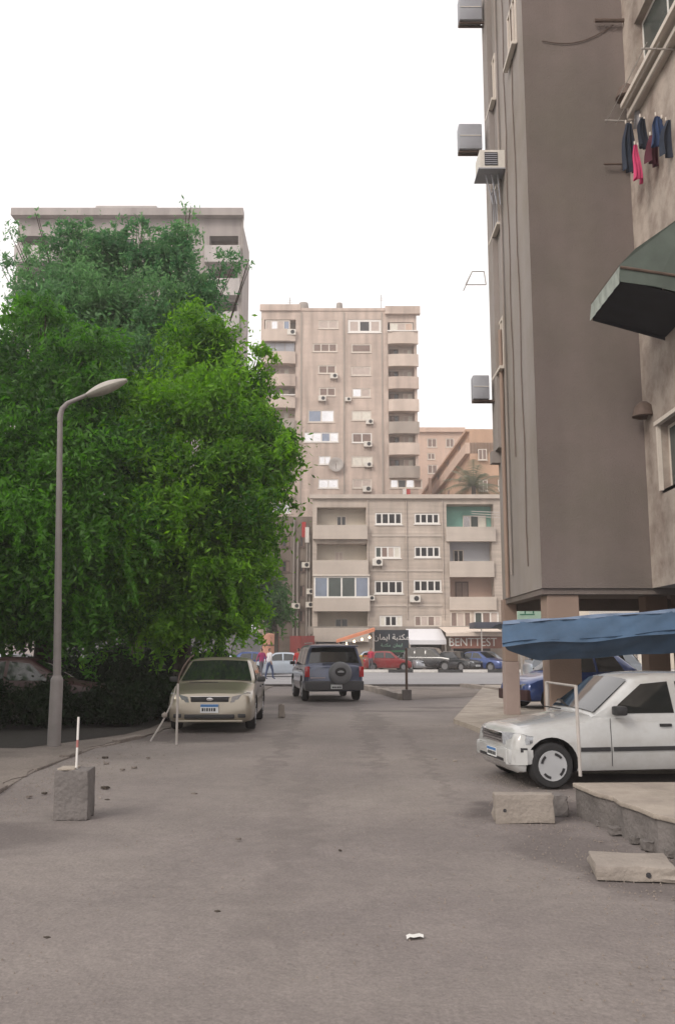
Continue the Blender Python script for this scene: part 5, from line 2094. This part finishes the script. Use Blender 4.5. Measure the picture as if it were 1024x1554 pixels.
SUV = dict(L=4.3, W=1.80, H=1.72, prof=[(0, .72), (.06, .82), (.25, .95), (1.05, 1.06), (1.2, 1.08), (4.1, 1.10), (4.22, 1.10), (4.3, 1.04)], r=.36, wh=(.85, 3.45),
           cab=(1.1, 1.75, 4.0, 4.24), belt=1.06, low=.30, wt=.70,
           sw=[[(1.45, 1.1), (1.85, 1.55), (2.35, 1.62), (2.35, 1.1)], [(2.45, 1.1), (2.45, 1.62), (3.2, 1.62), (3.25, 1.1)], [(3.33, 1.1), (3.3, 1.60), (3.9, 1.56), (4.0, 1.12)]], seams=[1.4, 2.4, 3.3], handles=[2.25, 3.15], hub=M_hub)


def plate(t, x, y, z, w_, h_, facing, txt=None, blue=True):
    mb = MB()
    mb.box(x - .006, x + .006, y - w_ / 2, y + w_ / 2, z - h_ / 2, z + h_ / 2)
    p = mb.build('licence_plate', M_platew, t)
    if blue:
        mb = MB(); mb.box(x + facing * .0065, x + facing * .009, y - w_ / 2 + .004, y + w_ / 2 - .004, z + h_ * .18, z + h_ / 2 - .004); mb.build('plate_band', M_plateb, p)
    mb = MB()
    rr_ = random.Random(int(z * 1000))
    yy = y - w_ * .42
    while yy < y + w_ * .36:
        l_ = rr_.uniform(.02, .04)
        mb.box(x + facing * .0065, x + facing * .009, yy, yy + l_, z - h_ * .32, z + h_ * .05)
        yy += l_ + .015
    mb.build('plate_characters', M_black, p)


def bx(t, name, m, x0, x1, y0, y1, z0, z1, bev=.01, sym=False):
    for sg in ((1, -1) if sym else (1,)):
        mb = MB()
        ya_, yb_ = (y0, y1) if sg > 0 else (-y1, -y0)
        mb.box(x0, x1, ya_, yb_, z0, z1)
        o = mb.build(name, m, t, bevel=bev, smooth=45)
    return o


def wedge(t, name, m, pts, th, sym=True):
    """panel following given 3D points, thickened along x"""
    for sg in ((1, -1) if sym else (1,)):
        mb = MB()
        a = [(p_[0], sg * p_[1], p_[2]) for p_ in pts]
        b = [(p_[0] - th, sg * p_[1] * .97, p_[2]) for p_ in pts]
        mb.poly(a)
        mb.poly(list(reversed(b)))
        for k_ in range(len(a)):
            k2 = (k_ + 1) % len(a)
            mb.quad(a[k_], a[k2], b[k2], b[k_])
        mb.build(name, m, t, bevel=.006, smooth=40)


# ---- beige sedan facing the viewer
p = G(322, 1112)
sp = dict(SEDAN)
sp['prof'] = [(0, .66), (.06, .74), (.25, .80), (1.0, .92), (1.25, .95), (3.6, .98), (3.75, 1.0), (4.38, .99), (4.5, .90)]
t, half, ztop, side = car('beige metallic sedan parked nose out under the tree edge', None, 0, sp, P_beige, name='parked_sedan')
wedge(t, 'headlight', M_lens, [(.012, .42, .60), (.016, .45, .70), (-.05, .62, .745), (-.16, .74, .78), (-.22, .80, .77), (-.13, .775, .68), (-.035, .67, .60)], .12)
bx(t, 'grille', M_black, -.06, .018, -.38, .38, .60, .70, .02)
bx(t, 'grille_trim', M_chrome, -.05, .024, -.40, .40, .70, .712, .004)
bx(t, 'lower_intake', M_black, -.06, .016, -.50, .50, .27, .36, .02)
bx(t, 'fog_lamp', M_black, -.10, .010, .56, .72, .29, .37, .02, sym=True)
bx(t, 'bumper_lip', P_beige, -.08, .022, -.66, .66, .205, .245, .012)
mb = MB(); mb.lathe([(.0, .03), (.052, .028), (.06, .018)], c=(0, 0, 0), axis='x', seg=18)
mb.v = [(v[0], v[1] * 1.25, v[2] * .62 + .655) for v in mb.v]
em = mb.build('emblem', M_chrome, t, smooth=40)
plate(t, .03, 0, .475, .36, .17, 1)
mb = MB(); mb.box(-1.02, -.98, -.55, .05, .955, .965); mb.build('wiper', M_black, t)
finish(t, (p.x - .06, p.y), R(-90 + 1.5))

# ---- off-roader seen from behind
p = G(506, 1066)
t, half, ztop, side = car('slate blue off-roader with a spare wheel on its tailgate driving away', None, 0, SUV, P_navy, name='off_roader', cat='suv')
LL = 4.3
bx(t, 'bumper', mat('grey_cladding', (.075, .075, .082), .6, .15, 3), -LL - .09, -LL + .12, -.88, .88, .34, .62, .04)
bx(t, 'tail_light', M_tail, -LL - .03, -LL + .14, .745, .885, .74, 1.06, .02, sym=True)
bx(t, 'reflector_strip', mat('pale_strip', (.5, .4, .42), .4, .1, 4), -LL - .018, -LL + .02, .28, .72, .70, .73, .005)
bx(t, 'roof_rail', M_steel, -3.9, -1.9, .60, .635, 1.755, 1.79, .01, sym=True)
mb = MB(); mb.lathe([(.0, -LL - .20), (.22, -LL - .205), (.30, -LL - .19), (.345, -LL - .14), (.345, -LL - .02), (.3, -LL + .02)], c=(0, -.16, .86), axis='x', seg=28)
sw_ = mb.build('spare_wheel', mat('spare_cover', (.17, .175, .19), .45, .1, 3, coat=.3), t, smooth=40)
mb = MB(); mb.lathe([(.0, -LL - .225), (.15, -LL - .22), (.17, -LL - .2)], axis='x', seg=24)
mb.v = [(v[0], v[1] - .16, v[2] * .8 + .90) for v in mb.v]
lg = mb.build('cover_badge', M_black, sw_, smooth=40)
mb = MB(); mb.box(-LL - .232, -LL - .222, -.25, -.07, .88, .92); mb.box(-LL - .232, -LL - .222, -.21, -.11, .925, .94); mb.build('badge_mark', M_hub, sw_)
plate(t, -LL - .096, -.05, .45, .34, .13, -1, blue=False)
mb = MB(); mb.box(-LL + .0, -LL + .22, -.72, .72, 1.655, 1.70); mb.build('roof_spoiler', P_navy, t, bevel=.02)
bx(t, 'rear_wiper', M_black, -LL + .02, -LL + .04, -.1, .35, 1.13, 1.15, .004)
# front of car is 4.3 m ahead; heading slightly left of straight away
th = R(90 + 9)
hd = Vector((math.cos(th), math.sin(th)))
rear = Vector((p.x - .02, p.y + .7))
t.scale = (1, 1.07, 1.04)
finish(t, (rear + hd * 4.0), th)

# ---- white hatchback/sedan on the right
PR = dict(L=3.80, W=1.56, H=1.33, prof=[(0, .56), (.05, .64), (.12, .68), (.55, .74), (.95, .81), (1.1, .845), (3.3, .86), (3.45, .88), (3.78, .87), (3.85, .80)], r=.268, wh=(.47, 2.82), hub=mat('pale_hubcap', (.40, .41, .43), .45, .05, 5),
          cab=(1.02, 1.62, 2.85, 3.35), belt=.835, low=.17, fb=.09, wt=.60, crown=.035,
          sw=[[(1.27, .872), (1.36, .98), (1.70, 1.22), (2.06, 1.25), (2.075, .872)], [(2.17, .872), (2.16, 1.25), (2.68, 1.235), (2.9, 1.08), (2.93, .875)]],
          seams=[1.22, 2.12, 2.98], handles=[1.94, 2.82], mould=.43, mouldspan=[(.08, .16), (.82, 1.20), (1.24, 2.10), (2.14, 2.72), (3.34, 3.8)])
t, half, ztop, side = car('white older sedan parked nose out beside the raised slab', None, 0, PR, P_white, name='parked_sedan')
wedge(t, 'headlight', M_lens, [(.012, .38, .50), (.016, .38, .63), (-.02, .54, .645), (-.11, .69, .64), (-.19, .75, .61), (-.185, .757, .53), (-.05, .665, .495)], .1)
bx(t, 'grille', M_chrome, -.05, .016, -.37, .37, .505, .63, .01)
for k_ in range(3):
    bx(t, 'grille_slot', M_black, -.04, .016, -.35, .35, .52 + k_ * .033, .537 + k_ * .033, .003)
bx(t, 'bumper', P_white, -.10, .035, -.64, .64, .28, .455, .035)
wedge(t, 'bumper_corner', P_white, [(.04, .57, .28), (.04, .57, .455), (-.06, .72, .455), (-.15, .765, .45), (-.15, .765, .29), (-.06, .72, .28)], .08)
bx(t, 'bumper_slot', M_black, -.0, .042, -.45, .45, .30, .335, .008)
plate(t, .045, .05, .375, .34, .11, 1)
bx(t, 'fender_vent', M_black, -1.42, -1.34, -.79, -.772, .49, .51, .003)
mb = MB(); mb.box(-.96, -.93, -.62, -.1, .872, .885); mb.build('wiper', M_black, t)
wp = G(838, 1197)
th = R(180 + 9)
hd = Vector((math.cos(th), math.sin(th)))
lat = Vector((-hd.y, hd.x))       # to the car's left (its +y)
# car's left side (+y local) faces -> check: facing left (-x), left side is toward the camera (-y)
ax_ = Vector((wp.x, wp.y)) - lat * (PR['W'] / 2 - .05)
finish(t, ax_ + hd * PR['wh'][0] + Vector((.0, 0)), th)

# ---- blue car behind the pillars
BL = dict(HATCH)
t, half, ztop, side = car('blue hatchback with a dark red nose parked between the pillars', None, 0, BL, P_blue, name='parked_hatchback')
bx(t, 'bumper', P_maroon, -.12, .03, -.74, .74, .22, .5, .04)
wedge(t, 'headlight', M_lens, [(.008, .45, .52), (.010, .45, .64), (-.12, .72, .65), (-.14, .73, .55)], .08)
bx(t, 'grille', M_black, -.05, .012, -.42, .42, .53, .62, .01)
finish(t, (4.72, 24.4), R(180 + 20), .09)
# ---- pale van beyond
VAN = dict(L=4.4, W=1.7, H=1.95, prof=[(0, .72), (.05, .9), (.3, 1.05), (.6, 1.15), (4.2, 1.15), (4.4, 1.1)], r=.3, wh=(.75, 3.5), cab=(.4, 1.1, 4.1, 4.34), belt=1.12, low=.25, wt=.74,
           sw=[[(.95, 1.16), (1.2, 1.75), (1.8, 1.8), (1.8, 1.16)], [(1.9, 1.16), (1.9, 1.8), (2.8, 1.8), (2.8, 1.16)], [(2.9, 1.16), (2.9, 1.8), (3.9, 1.8), (4.0, 1.16)]], seams=[.9, 1.85], handles=[1.7])
t, *_ = car('pale blue van glimpsed between the pillars above the white sedan roof', None, 0, VAN, P_ice, name='parked_van', cat='van', det=1)
finish(t, (11.4, 33.5), R(0))

# ---- cars under the trees
t, *_ = car('dark maroon sedan sitting in deep shade behind the lamp post', None, 0, SEDAN, P_maroon, name='parked_sedan', group=None)
finish(t, (-4.95, 21.0), R(8))
t, *_ = car('white hatchback glimpsed under the dense tree', None, 0, HATCH, P_white, name='parked_hatchback', det=1)
finish(t, (-6.7, 30.0), R(-5))
t, *_ = car('pale silver sedan glimpsed between lamp post and frame edge', None, 0, SEDAN, P_silver, name='parked_sedan', det=1)
finish(t, (-12.6, 36.5), R(-60))
t, *_ = car('pale blue sedan parked across the road behind the beige sedan roof', None, 0, SEDAN, P_ice, name='parked_sedan', det=1)
q = G(330, 1021)
finish(t, (at(345, 1000, 58).x + 2, 58), R(0))
t, *_ = car('white hatchback across the road seen through the tree trunks', None, 0, HATCH, P_white, name='parked_hatchback', det=1)
finish(t, (at(205, 1000, 60).x + 2, 60), R(180))
t, *_ = car('silver sedan across the road seen low through the tree trunks', None, 0, SEDAN, P_silver, name='parked_sedan', det=1)
finish(t, (at(120, 1000, 62).x + 2, 62), R(0))

# ---- traffic and parked row across the road
row = [('pale silver blue sedan rolling past on the cross road', SEDAN, P_ice, 425, 55.0, 180, 1.0),
       ('navy hatchback behind the beige sedan mirror on the cross road', HATCH, P_blue, 390, 60.0, 0, 1.0),
       ('red hatchback parked before the dark shop sign', HATCH, P_red, 588, 69.5, 0, 1.0),
       ('pinkish silver sedan parked nose out beside the red hatchback', SEDAN, P_silver, 628, 70.5, -70, 1.0),
       ('black off-roader parked before the white shop awning', SUV, P_black, 655, 69, -25, 1.0),
       ('dark sedan with bright windscreen parked beside the black off-roader', SEDAN, P_black, 690, 68.2, -50, 1.0),
       ('white sedan parked in the second row between the black off-roader and dark sedan', SEDAN, P_white, 674, 73.2, 0, 1.0),
       ('silver hatchback parked behind the blue sedan at the pillar', HATCH, P_silver, 742, 73.0, 0, 1.0),
       ('ice blue hatchback parked behind the stall beside the off-roader', HATCH, P_ice, 556, 74.5, 180, 1.0),
       ('white hatchback parked by the red hoarding', HATCH, P_white, 476, 70.0, 180, 1.0),
       ('blue sedan last in the parked row before the pillar', SEDAN, P_blue, 728, 68.0, -40, 1.0)]
for (lb, sp_, pt_, px, Y_, an, sc) in row:
    sp_ = dict(sp_, hub=mat('dusty_hub', (.16, .16, .17), .6, .1, 5))
    t, *_ = car(lb, None, 0, sp_, pt_, group='cars along the far kerb' if Y_ > 64 else None, name='parked_car' if Y_ > 64 else 'moving_car', det=1)
    wedge(t, 'headlight', M_lens, [(.012, .45, .60), (.016, .45, .72), (-.12, .74, .74), (-.10, .72, .62)], .1)
    bx(t, 'tail_light', M_tail, -sp_['L'] - .01, -sp_['L'] + .1, .6, .78, .68, .82, .01, sym=True)
    bx(t, 'grille', M_black, -.05, .012, -.4, .4, .56, .66, .01)
    plate(t, .02, 0, .42, .5, .14, 1, blue=False)
    th = R(an)
    c = at(px, 1000, Y_)
    hd = Vector((math.cos(th), math.sin(th)))
    finish(t, Vector((c.x, Y_)) + hd * sp_['L'] / 2, th, .02 if Y_ > 64.8 else 0)

# ================================================================== SHOPS, STALL, SIGNS
AR1 = '\uFE94\uFE92\uFE98\uFEDC\uFEE3'
AR2 = '\uFEE5\uFE8E\uFEE4\uFEF3\uFE8D'
t = thing('shop_sign', 'dark shop sign with white arabic lettering over the parked red car', 'sign', (at(594, 975, 72).x, 72, 0))
a, b = at(568, 956, 72), at(620, 990, 72)
mb = MB(); mb.box(a.x, b.x, 72, 72.2, b.z, a.z); mb.build('board', mat('dark_sign_board', (.022, .03, .04), .5, .2, 2), t, world=True)
cx, cz, w_, h_ = (a.x + b.x) / 2 - t.location.x, (a.z + b.z) / 2, b.x - a.x, a.z - b.z
text_mesh('lettering', AR2 + ' ' + AR1, .62, M_white, t, (cx, -.03, cz + h_ * .17), depth=.02)
M_mint = mat('mint_letters', (.25, .45, .34), .6, .1, 3)
text_mesh('small_lettering', AR1 + '  ' + AR2, .36, M_mint, t, (cx, -.03, cz - h_ * .18), depth=.02)
mb = MB(); mb.box(a.x + .05, b.x - .05, 71.97, 71.995, b.z + .02, b.z + .16); mb.build('green_strip', mat('leaf_green_strip', (.03, .14, .06), .6, .1, 3), t, world=True)
mb = MB(); mb.box(a.x + .1, a.x + .2, 72.21, 72.31, 0.02, b.z + .5); mb.box(b.x - .2, b.x - .1, 72.21, 72.31, .02, b.z + .5); mb.build('post', M_rust, t, world=True)

t = thing('white_awning', 'white sloping shop awning over the black off-roader', 'awning', (at(648, 970, 74).x, 76, 3))
a, b = at(621, 962, 74), at(677, 978, 74)
mb = MB()
mb.quad((a.x, 74, b.z), (b.x, 74, b.z), (b.x, 74, b.z + .35), (a.x, 74, b.z + .35))
mb.quad((a.x, 74, b.z + .35), (b.x, 74, b.z + .35), (b.x, YB - .2, a.z + .5), (a.x, YB - .2, a.z + .5))
mb.quad((a.x, 74, b.z), (a.x, 74, b.z + .35), (a.x, YB - .2, a.z + .5), (a.x, YB - .2, a.z - .1))
mb.build('awning_sheet', mat('white_awning_cloth', (.78, .78, .82), .7, .04, 2), t, world=True, fix=False)
mb = MB()
for xx in (a.x + .05, b.x - .05):
    mb.tube([(xx, 74.05, 0.02), (xx, 74.05, b.z)], .05, 6)
mb.build('post', M_steel, t, world=True)

t = thing('red_shop_sign', 'brick red shop sign with white capital letters under a cream awning', 'sign', (at(722, 975, 73).x, 73, 3))
a, b = at(684, 966, 73), at(765, 984, 73)
mb = MB(); mb.box(a.x, b.x, 73, 73.2, b.z, a.z); mb.build('board', mat('brick_red_board', (.27, .12, .09), .6, .15, 2), t, world=True)
text_mesh('lettering', 'BENTTEST', .95, M_white, t, ((a.x * .42 + b.x * .58) - .75 - t.location.x, -.03, (a.z + b.z) / 2 - 3), depth=.02, squash=.9)
mb = MB()
a2 = at(676, 957, 72.4)
mb.quad((a2.x, 72.4, a.z + .02), (b.x, 72.4, a.z + .02), (b.x, 72.4, a.z + .3), (a2.x, 72.4, a.z + .3))
mb.quad((a2.x, 72.4, a.z + .3), (b.x, 72.4, a.z + .3), (b.x, YB - .2, a.z + .9), (a2.x, YB - .2, a.z + .9))
mb.build('cream_awning', mat('cream_awning_cloth', (.72, .62, .54), .7, .08, 2), t, world=True, fix=False)
mb = MB()
for xx in (a.x + .05, b.x - .1):
    mb.box(xx, xx + .1, 73.21, 73.3, 0.02, b.z + .4)
mb.build('post', M_steel, t, world=True)

# vendor stall with umbrella and bulbs
c = at(543, 1000, 71)
t = thing('fruit_stall', 'lit street stall with an orange slanting canopy beside the dark sign', 'market stall', (c.x, 71, 0.02))
C_or = mat('orange_canopy', (.62, .24, .14), .7, .15, 3)
mb = MB(); mb.box(-1.2, 1.2, -.5, .5, .0, .85); mb.build('counter', mat('stall_wood', (.24, .15, .09), .8, .2, 4), t)
mb = MB()
mb.quad((-1.7, -.9, 2.3), (1.3, -.9, 3.25), (1.3, .9, 3.35), (-1.7, .9, 2.4))
mb.quad((-1.7, -.9, 2.1), (1.3, -.9, 3.0), (1.3, -.9, 3.25), (-1.7, -.9, 2.3))
mb.build('canopy', C_or, t, fix=False)
mb = MB()
for xx, zz in ((-1.5, 2.3), (1.2, 3.1)):
    for yy in (-.8, .8):
        mb.tube([(xx, yy, 0), (xx, yy, zz)], .035, 6)
mb.build('post', M_steel, t)
rr = random.Random(8)
for k_ in range(12):
    mb = MB()
    x_ = -1.0 + (k_ % 6) * .4
    y_ = -.3 + (k_ // 6) * .4
    mb.box(x_ - .17, x_ + .17, y_ - .17, y_ + .17, .86, 1.05)
    cr = mb.build('crate', mat('crate_wood', (.3, .2, .1), .8, .2, 4), None)
    cr.location = (c.x, 71, .02)
    cols = [('red', (.45, .05, .03)), ('orange', (.6, .22, .03)), ('green', (.1, .22, .04)), ('yellow', (.6, .45, .08))][k_ % 4]
    tag(cr, 'small crate of %s fruit, %s on the %s side of the lit stall counter' % (cols[0], ['first', 'second', 'third', 'fourth', 'fifth', 'sixth'][k_ % 6], ['street', 'shop'][k_ // 6]), 'crate', 'crates on the fruit stall')
    m2 = MB()
    for q in range(5):
        m2.lathe([(.0, 1.02), (.06, 1.04), (.075, 1.09), (.05, 1.14), (0, 1.15)], c=(x_ + rr.uniform(-.1, .1), y_ + rr.uniform(-.1, .1), 0), seg=8)
    f_ = m2.build('fruit', mat(cols[0] + '_fruit', cols[1], .5, .15, 6), cr, smooth=60)
    f_['kind'] = 'stuff'
E_bulb = emis('warm_bulb', (1.0, .75, .45), 5)
for k_ in range(4):
    mb = MB()
    mb.lathe([(0, -.09), (.07, -.05), (.09, 0), (.05, .08), (.02, .12)], c=(-.9 + k_ * .6, -.6, 2.05 + k_ * .16), seg=10)
    mb.build('light_bulb', E_bulb, t, smooth=60)

# orange tank, red hoarding, grey wall
c = at(411, 985, 76)
t = thing('orange_tank', 'pale orange cylindrical tank beside the red hoarding', 'tank', (c.x, 75, .02))
mb = MB(); mb.lathe([(.62, 0), (.62, 2.75), (.55, 2.85), (.1, 2.95), (0, 2.96)], seg=20); mb.build('drum', mat('faded_orange', (.55, .27, .19), .7, .15, 1.5, streak=.2), t, smooth=40)
mb = MB(); mb.lathe([(.64, .9), (.64, 1.0)], seg=20); mb.lathe([(.64, 1.9), (.64, 2.0)], seg=20); mb.build('hoop', M_rust, t)
t = thing('red_hoarding', 'faded red hoarding wall with a dark gap beside the alley', 'hoarding', (at(440, 985, 77).x, 77, 0))
for (pa_, pb_) in [(398, 402), (421, 423), (440, 458), (458.5, 477)]:
    a, b = at(pa_, 965, 77), at(pb_, 990, 77)
    mb = MB(); mb.box(a.x, b.x, 77, 77.12, 0.02, a.z); mb.build('panel', mat('faded_red_board', (.26, .055, .05), .8, .2, 1.5, streak=.2), t, world=True)
mb = MB(); a, b = at(421, 966, 77), at(441, 969, 77); mb.box(a.x, b.x, 77.02, 77.1, b.z, a.z); mb.build('lintel_board', M_rust, t, world=True)
t = thing('grey_wall', 'grey boundary wall across the road beside the orange tank', 'wall', (-9, 79, 0))
a, b = at(80, 962, 79), at(398, 962, 79)
mb = MB(); mb.box(a.x, b.x, 79, 79.25, 0.0, a.z); mb.build('wall_body', mat('grey_wall_render', (.16, .16, .17), .9, .15, .8, streak=.2), t, world=True)
mb = MB(); mb.box(a.x, b.x, 78.95, 79.3, a.z + .002, a.z + .15); mb.build('coping', M_conc, t, world=True)

# wall and building right of the block seen under the near building
t = thing('shop_row', 'low beige shop row across the road seen between the pillars', 'building', (25, 76, 0))
mb = MB()
facade(mb, 16.5, 60, 0, 7, 76, [(18, 22, .1, 3, .3, 1), (24, 28, .1, 3, .3, 1), (30, 34, .1, 3, .3, 1), (36, 40, .1, 3, .3, 1)])
shell(mb, 16.5, 60, 76, 88, 0, 7)
mb.build('wall', [M_cream, M_dark], t, world=True, fix=False)
for x_ in (18, 24, 30, 36):
    window(t, x_ + .05, x_ + 3.95, .15, 2.95, 76, 3, M_frame, [M_glass, M_curt, M_glass], fw=.12, sill=False, name='shop_window')


# ================================================================== PEOPLE (far away, small)
def person(label, x, y, z, rz, shirt, trousers, pose='stand', hair=(.02, .015, .012)):
    t = thing('person', label, 'person', (x, y, z), rz)
    V = {'pel': ((0, 0, .93), .13), 'sp': ((0, 0, 1.12), .12), 'ch': ((0, .0, 1.33), .145), 'nk': ((0, 0, 1.48), .055), 'hd': ((0, .01, 1.60), .085), 'ht': ((0, 0, 1.70), .075)}
    st_ = .12 if pose == 'walk' else .0
    for s_, nm in ((1, 'l'), (-1, 'r')):
        V['hip' + nm] = ((.09 * s_, 0, .88), .095)
        V['kn' + nm] = ((.10 * s_, .02 + st_ * s_, .49), .062)
        V['an' + nm] = ((.10 * s_, st_ * 1.6 * s_ - .02, .09), .042)
        V['to' + nm] = ((.11 * s_, st_ * 1.6 * s_ + .13, .035), .035)
        V['sh' + nm] = ((.18 * s_, 0, 1.40), .06)
        V['el' + nm] = ((.24 * s_, -st_ * .8 * s_, 1.12), .042)
        V['wr' + nm] = ((.24 * s_, .08 - st_ * s_, .88), .03)
        V['ha' + nm] = ((.24 * s_, .11 - st_ * s_, .79), .035)
    E = [('pel', 'sp'), ('sp', 'ch'), ('ch', 'nk'), ('nk', 'hd'), ('hd', 'ht')]
    for nm in 'lr':
        E += [('pel', 'hip' + nm), ('hip' + nm, 'kn' + nm), ('kn' + nm, 'an' + nm), ('an' + nm, 'to' + nm), ('ch', 'sh' + nm), ('sh' + nm, 'el' + nm), ('el' + nm, 'wr' + nm), ('wr' + nm, 'ha' + nm)]
    ks = list(V)
    me = bpy.data.meshes.new('body')
    me.from_pydata([V[k_][0] for k_ in ks], [(ks.index(a), ks.index(b)) for a, b in E], [])
    o = bpy.data.objects.new('body', me)
    COL.objects.link(o)
    sk = o.modifiers.new('s', 'SKIN')
    for i_, k_ in enumerate(ks):
        me.skin_vertices[0].data[i_].radius = (V[k_][1],) * 2
        me.skin_vertices[0].data[i_].use_root = (k_ == 'pel')
    sb_ = o.modifiers.new('u', 'SUBSURF')
    sb_.levels = sb_.render_levels = 1
    bpy.context.view_layer.update()
    dg = bpy.context.evaluated_depsgraph_get()
    m2 = bpy.data.meshes.new_from_object(o.evaluated_get(dg))
    o.modifiers.clear()
    o.data = m2
    skin = mat('skin', (.30, .17, .11), .6, .05, 4)
    hm = mat('dark_hair', hair, .7, .1, 6)
    m2.materials.clear()
    for mm in (shirt, trousers, skin, hm):
        m2.materials.append(mm)
    for pl in m2.polygons:
        c_ = pl.center
        if c_.z > 1.63 or (c_.z > 1.55 and c_.y < -.02):
            pl.material_index = 3
        elif c_.z > 1.46 or (abs(c_.x) > .2 and c_.z < 1.0):
            pl.material_index = 2
        elif c_.z < .95:
            pl.material_index = 1
    m2.shade_smooth()
    o.parent = t
    return t


c = at(397, 1010, 52)
person('person in a magenta top walking behind the beige sedan mirror', c.x, 52, 0, R(40), mat('magenta_shirt', (.30, .03, .12), .8, .1, 4), mat('grey_trousers', (.1, .1, .12), .8, .1, 4), 'walk')
c = at(409, 1010, 50)
person('person in a white top walking on the cross road by the beige sedan', c.x, 50, 0, R(-50), mat('white_shirt', (.6, .58, .6), .8, .1, 4), mat('blue_jeans', (.04, .06, .13), .8, .1, 4), 'walk')
c = at(453, 1010, 46)
person('person in a red top standing just past the off-roader mirror', c.x, 46, 0, R(10), mat('red_shirt', (.4, .03, .03), .8, .1, 4), MAT['blue_jeans'], 'stand')
c = at(566, 1000, 69)
person('person in a crimson shirt standing by the lit stall', c.x - .2, 68.4, .02, R(160), mat('crimson_shirt', (.4, .02, .06), .8, .1, 4), MAT['grey_trousers'], 'stand')

# ================================================================== LITTER ON THE GROUND
def pebble(label, px, py, s_, m, flat=.5):
    p = G(px, py)
    mb = MB()
    mb.box(-s_, s_, -s_ * .7, s_ * .7, 0, s_ * flat * 2)
    o = mb.build('ground_stone', m, None, bevel=s_ * .35, rough=s_ * .07, smooth=50)
    o.location = (p.x, p.y, -.006)
    o.rotation_euler = (0, 0, random.uniform(0, 3))
    return o


lit = [(160, 1196, .045, 'dark lump'), (68, 1204, .028, 'dark lump'), (45, 1209, .03, 'brown clod'), (118, 1196, .035, 'brown clod'), (160, 1150, .04, 'dark lump'), (162, 1159, .035, 'brown clod'), (186, 1168, .03, 'brown clod'),
       (204, 1165, .035, 'brown clod'), (138, 1183, .025, 'grey chip'), (163, 1214, .025, 'dark lump'), (152, 1211, .02, 'grey chip'), (142, 1222, .02, 'brown clod'), (225, 1150, .03, 'brown clod'), (295, 1205, .03, 'brown clod'),
       (362, 1273, .02, 'brown clod'), (330, 1383, .018, 'dark lump'), (72, 1423, .018, 'dark lump'), (690, 1155, .035, 'grey chip'), (660, 1152, .025, 'grey chip'), (516, 1290, .015, 'dark lump')]
for i_, (px, py, s_, kd) in enumerate(lit):
    o = pebble('', px, py, s_, {'dark lump': M_bark, 'brown clod': M_dirt, 'grey chip': M_conc}[kd], .3)
    where = ''
    nm = ['dark lump just beside the square bollard top edge', 'dark lump on the verge side of the square bollard', 'brown clod furthest toward the verge kerb', 'brown clod touching the verge side of the bollard', 'round dark lump midway between bollard and lamp post', 'brown clod right under the midway dark lump', 'brown clod between the bollard and the leaning stick', 'brown clod beside the one below the leaning stick', 'grey chip just above the bollard', 'dark lump lying on the street side of the bollard', 'grey chip close to the street side of the bollard', 'brown clod lower down on the street side of the bollard', 'brown clod below the leaning stick', 'lone brown clod on the street before the beige sedan', 'lone brown clod on the street beyond the bollard row', 'lone dark lump in the middle of the street', 'tiny dark lump low on the street toward the verge', 'grey chip on the street before the white sedan nose', 'smaller grey chip next to the one before the white sedan', 'tiny dark speck of stone in the open middle of the street'][i_]
    tag(o, 'small ' + nm if not nm.startswith(('small', 'tiny', 'smaller')) else nm, 'stone')
    where_ = 'near the square bollard' if px < 200 and py > 1180 else ('below the lamp post' if px < 230 else ('before the white sedan' if px > 600 else 'on the open street'))
    o['group'] = 'clods and chips scattered on the street'
# a scrap of white paper
p = G(632, 1424)
mb = MB()
g = [[(p.x - .06 + .02 * i_, p.y - .03 + .02 * j + .004 * i_, .004 + .012 * abs(math.sin(i_ * 1.3 + j * 2.1))) for i_ in range(6)] for j in range(4)]
for j in range(3):
    for i_ in range(5):
        mb.quad(g[j][i_], g[j][i_ + 1], g[j + 1][i_ + 1], g[j + 1][i_])
tag(mb.build('paper_scrap', mat('paper', (.7, .7, .68), .8, .1, 9), smooth=60), 'crumpled scrap of white paper on the open street', 'litter')
# fine grit
N_ = 9000
mb = MB()
r_ = random.Random(12)
for k_ in range(N_):
    y_ = 3.0 + 17 * r_.random() ** 1.6
    x_ = r_.uniform(-4.2, 3.4)
    if r_.random() < .75:
        x_ = r_.choice([r_.gauss(-3.7, .35), r_.gauss(-3.4, .6), r_.gauss(2.2, .4)])
    s_ = r_.uniform(.003, .009)
    mb.v += [(x_ - s_, y_, -.004), (x_ + s_, y_ - s_, -.004), (x_ + s_ * .5, y_ + s_, -.004), (x_, y_, s_ * 1.1)]
    b = len(mb.v) - 4
    mb.f += [(b, b + 1, b + 3), (b + 1, b + 2, b + 3), (b + 2, b, b + 3)]
    mb.mi += [0, 0, 0]
o = mb.build('gravel', mat('grit', (.2, .17, .15), .9, .4, 40), fix=False)
o['kind'] = 'stuff'
o['label'] = 'fine grit and gravel scattered over the dusty street'

# ================================================================== HAZE
hz = MB()
hz.box(-260, 260, -40, 240, -1.2, 60)
o = hz.build('haze', None)
m = bpy.data.materials.new('haze_air')
m.use_nodes = True
n = m.node_tree
n.nodes.clear()
vo = n.nodes.new('ShaderNodeVolumePrincipled')
vo.inputs['Color'].default_value = (.97, .95, .95, 1)
vo.inputs['Density'].default_value = .0010
vo.inputs['Anisotropy'].default_value = .2
mo = n.nodes.new('ShaderNodeOutputMaterial')
n.links.new(vo.outputs[0], mo.inputs['Volume'])
o.data.materials.clear()
o.data.materials.append(m)
o['kind'] = 'stuff'
o['label'] = 'pale evening haze over the street'
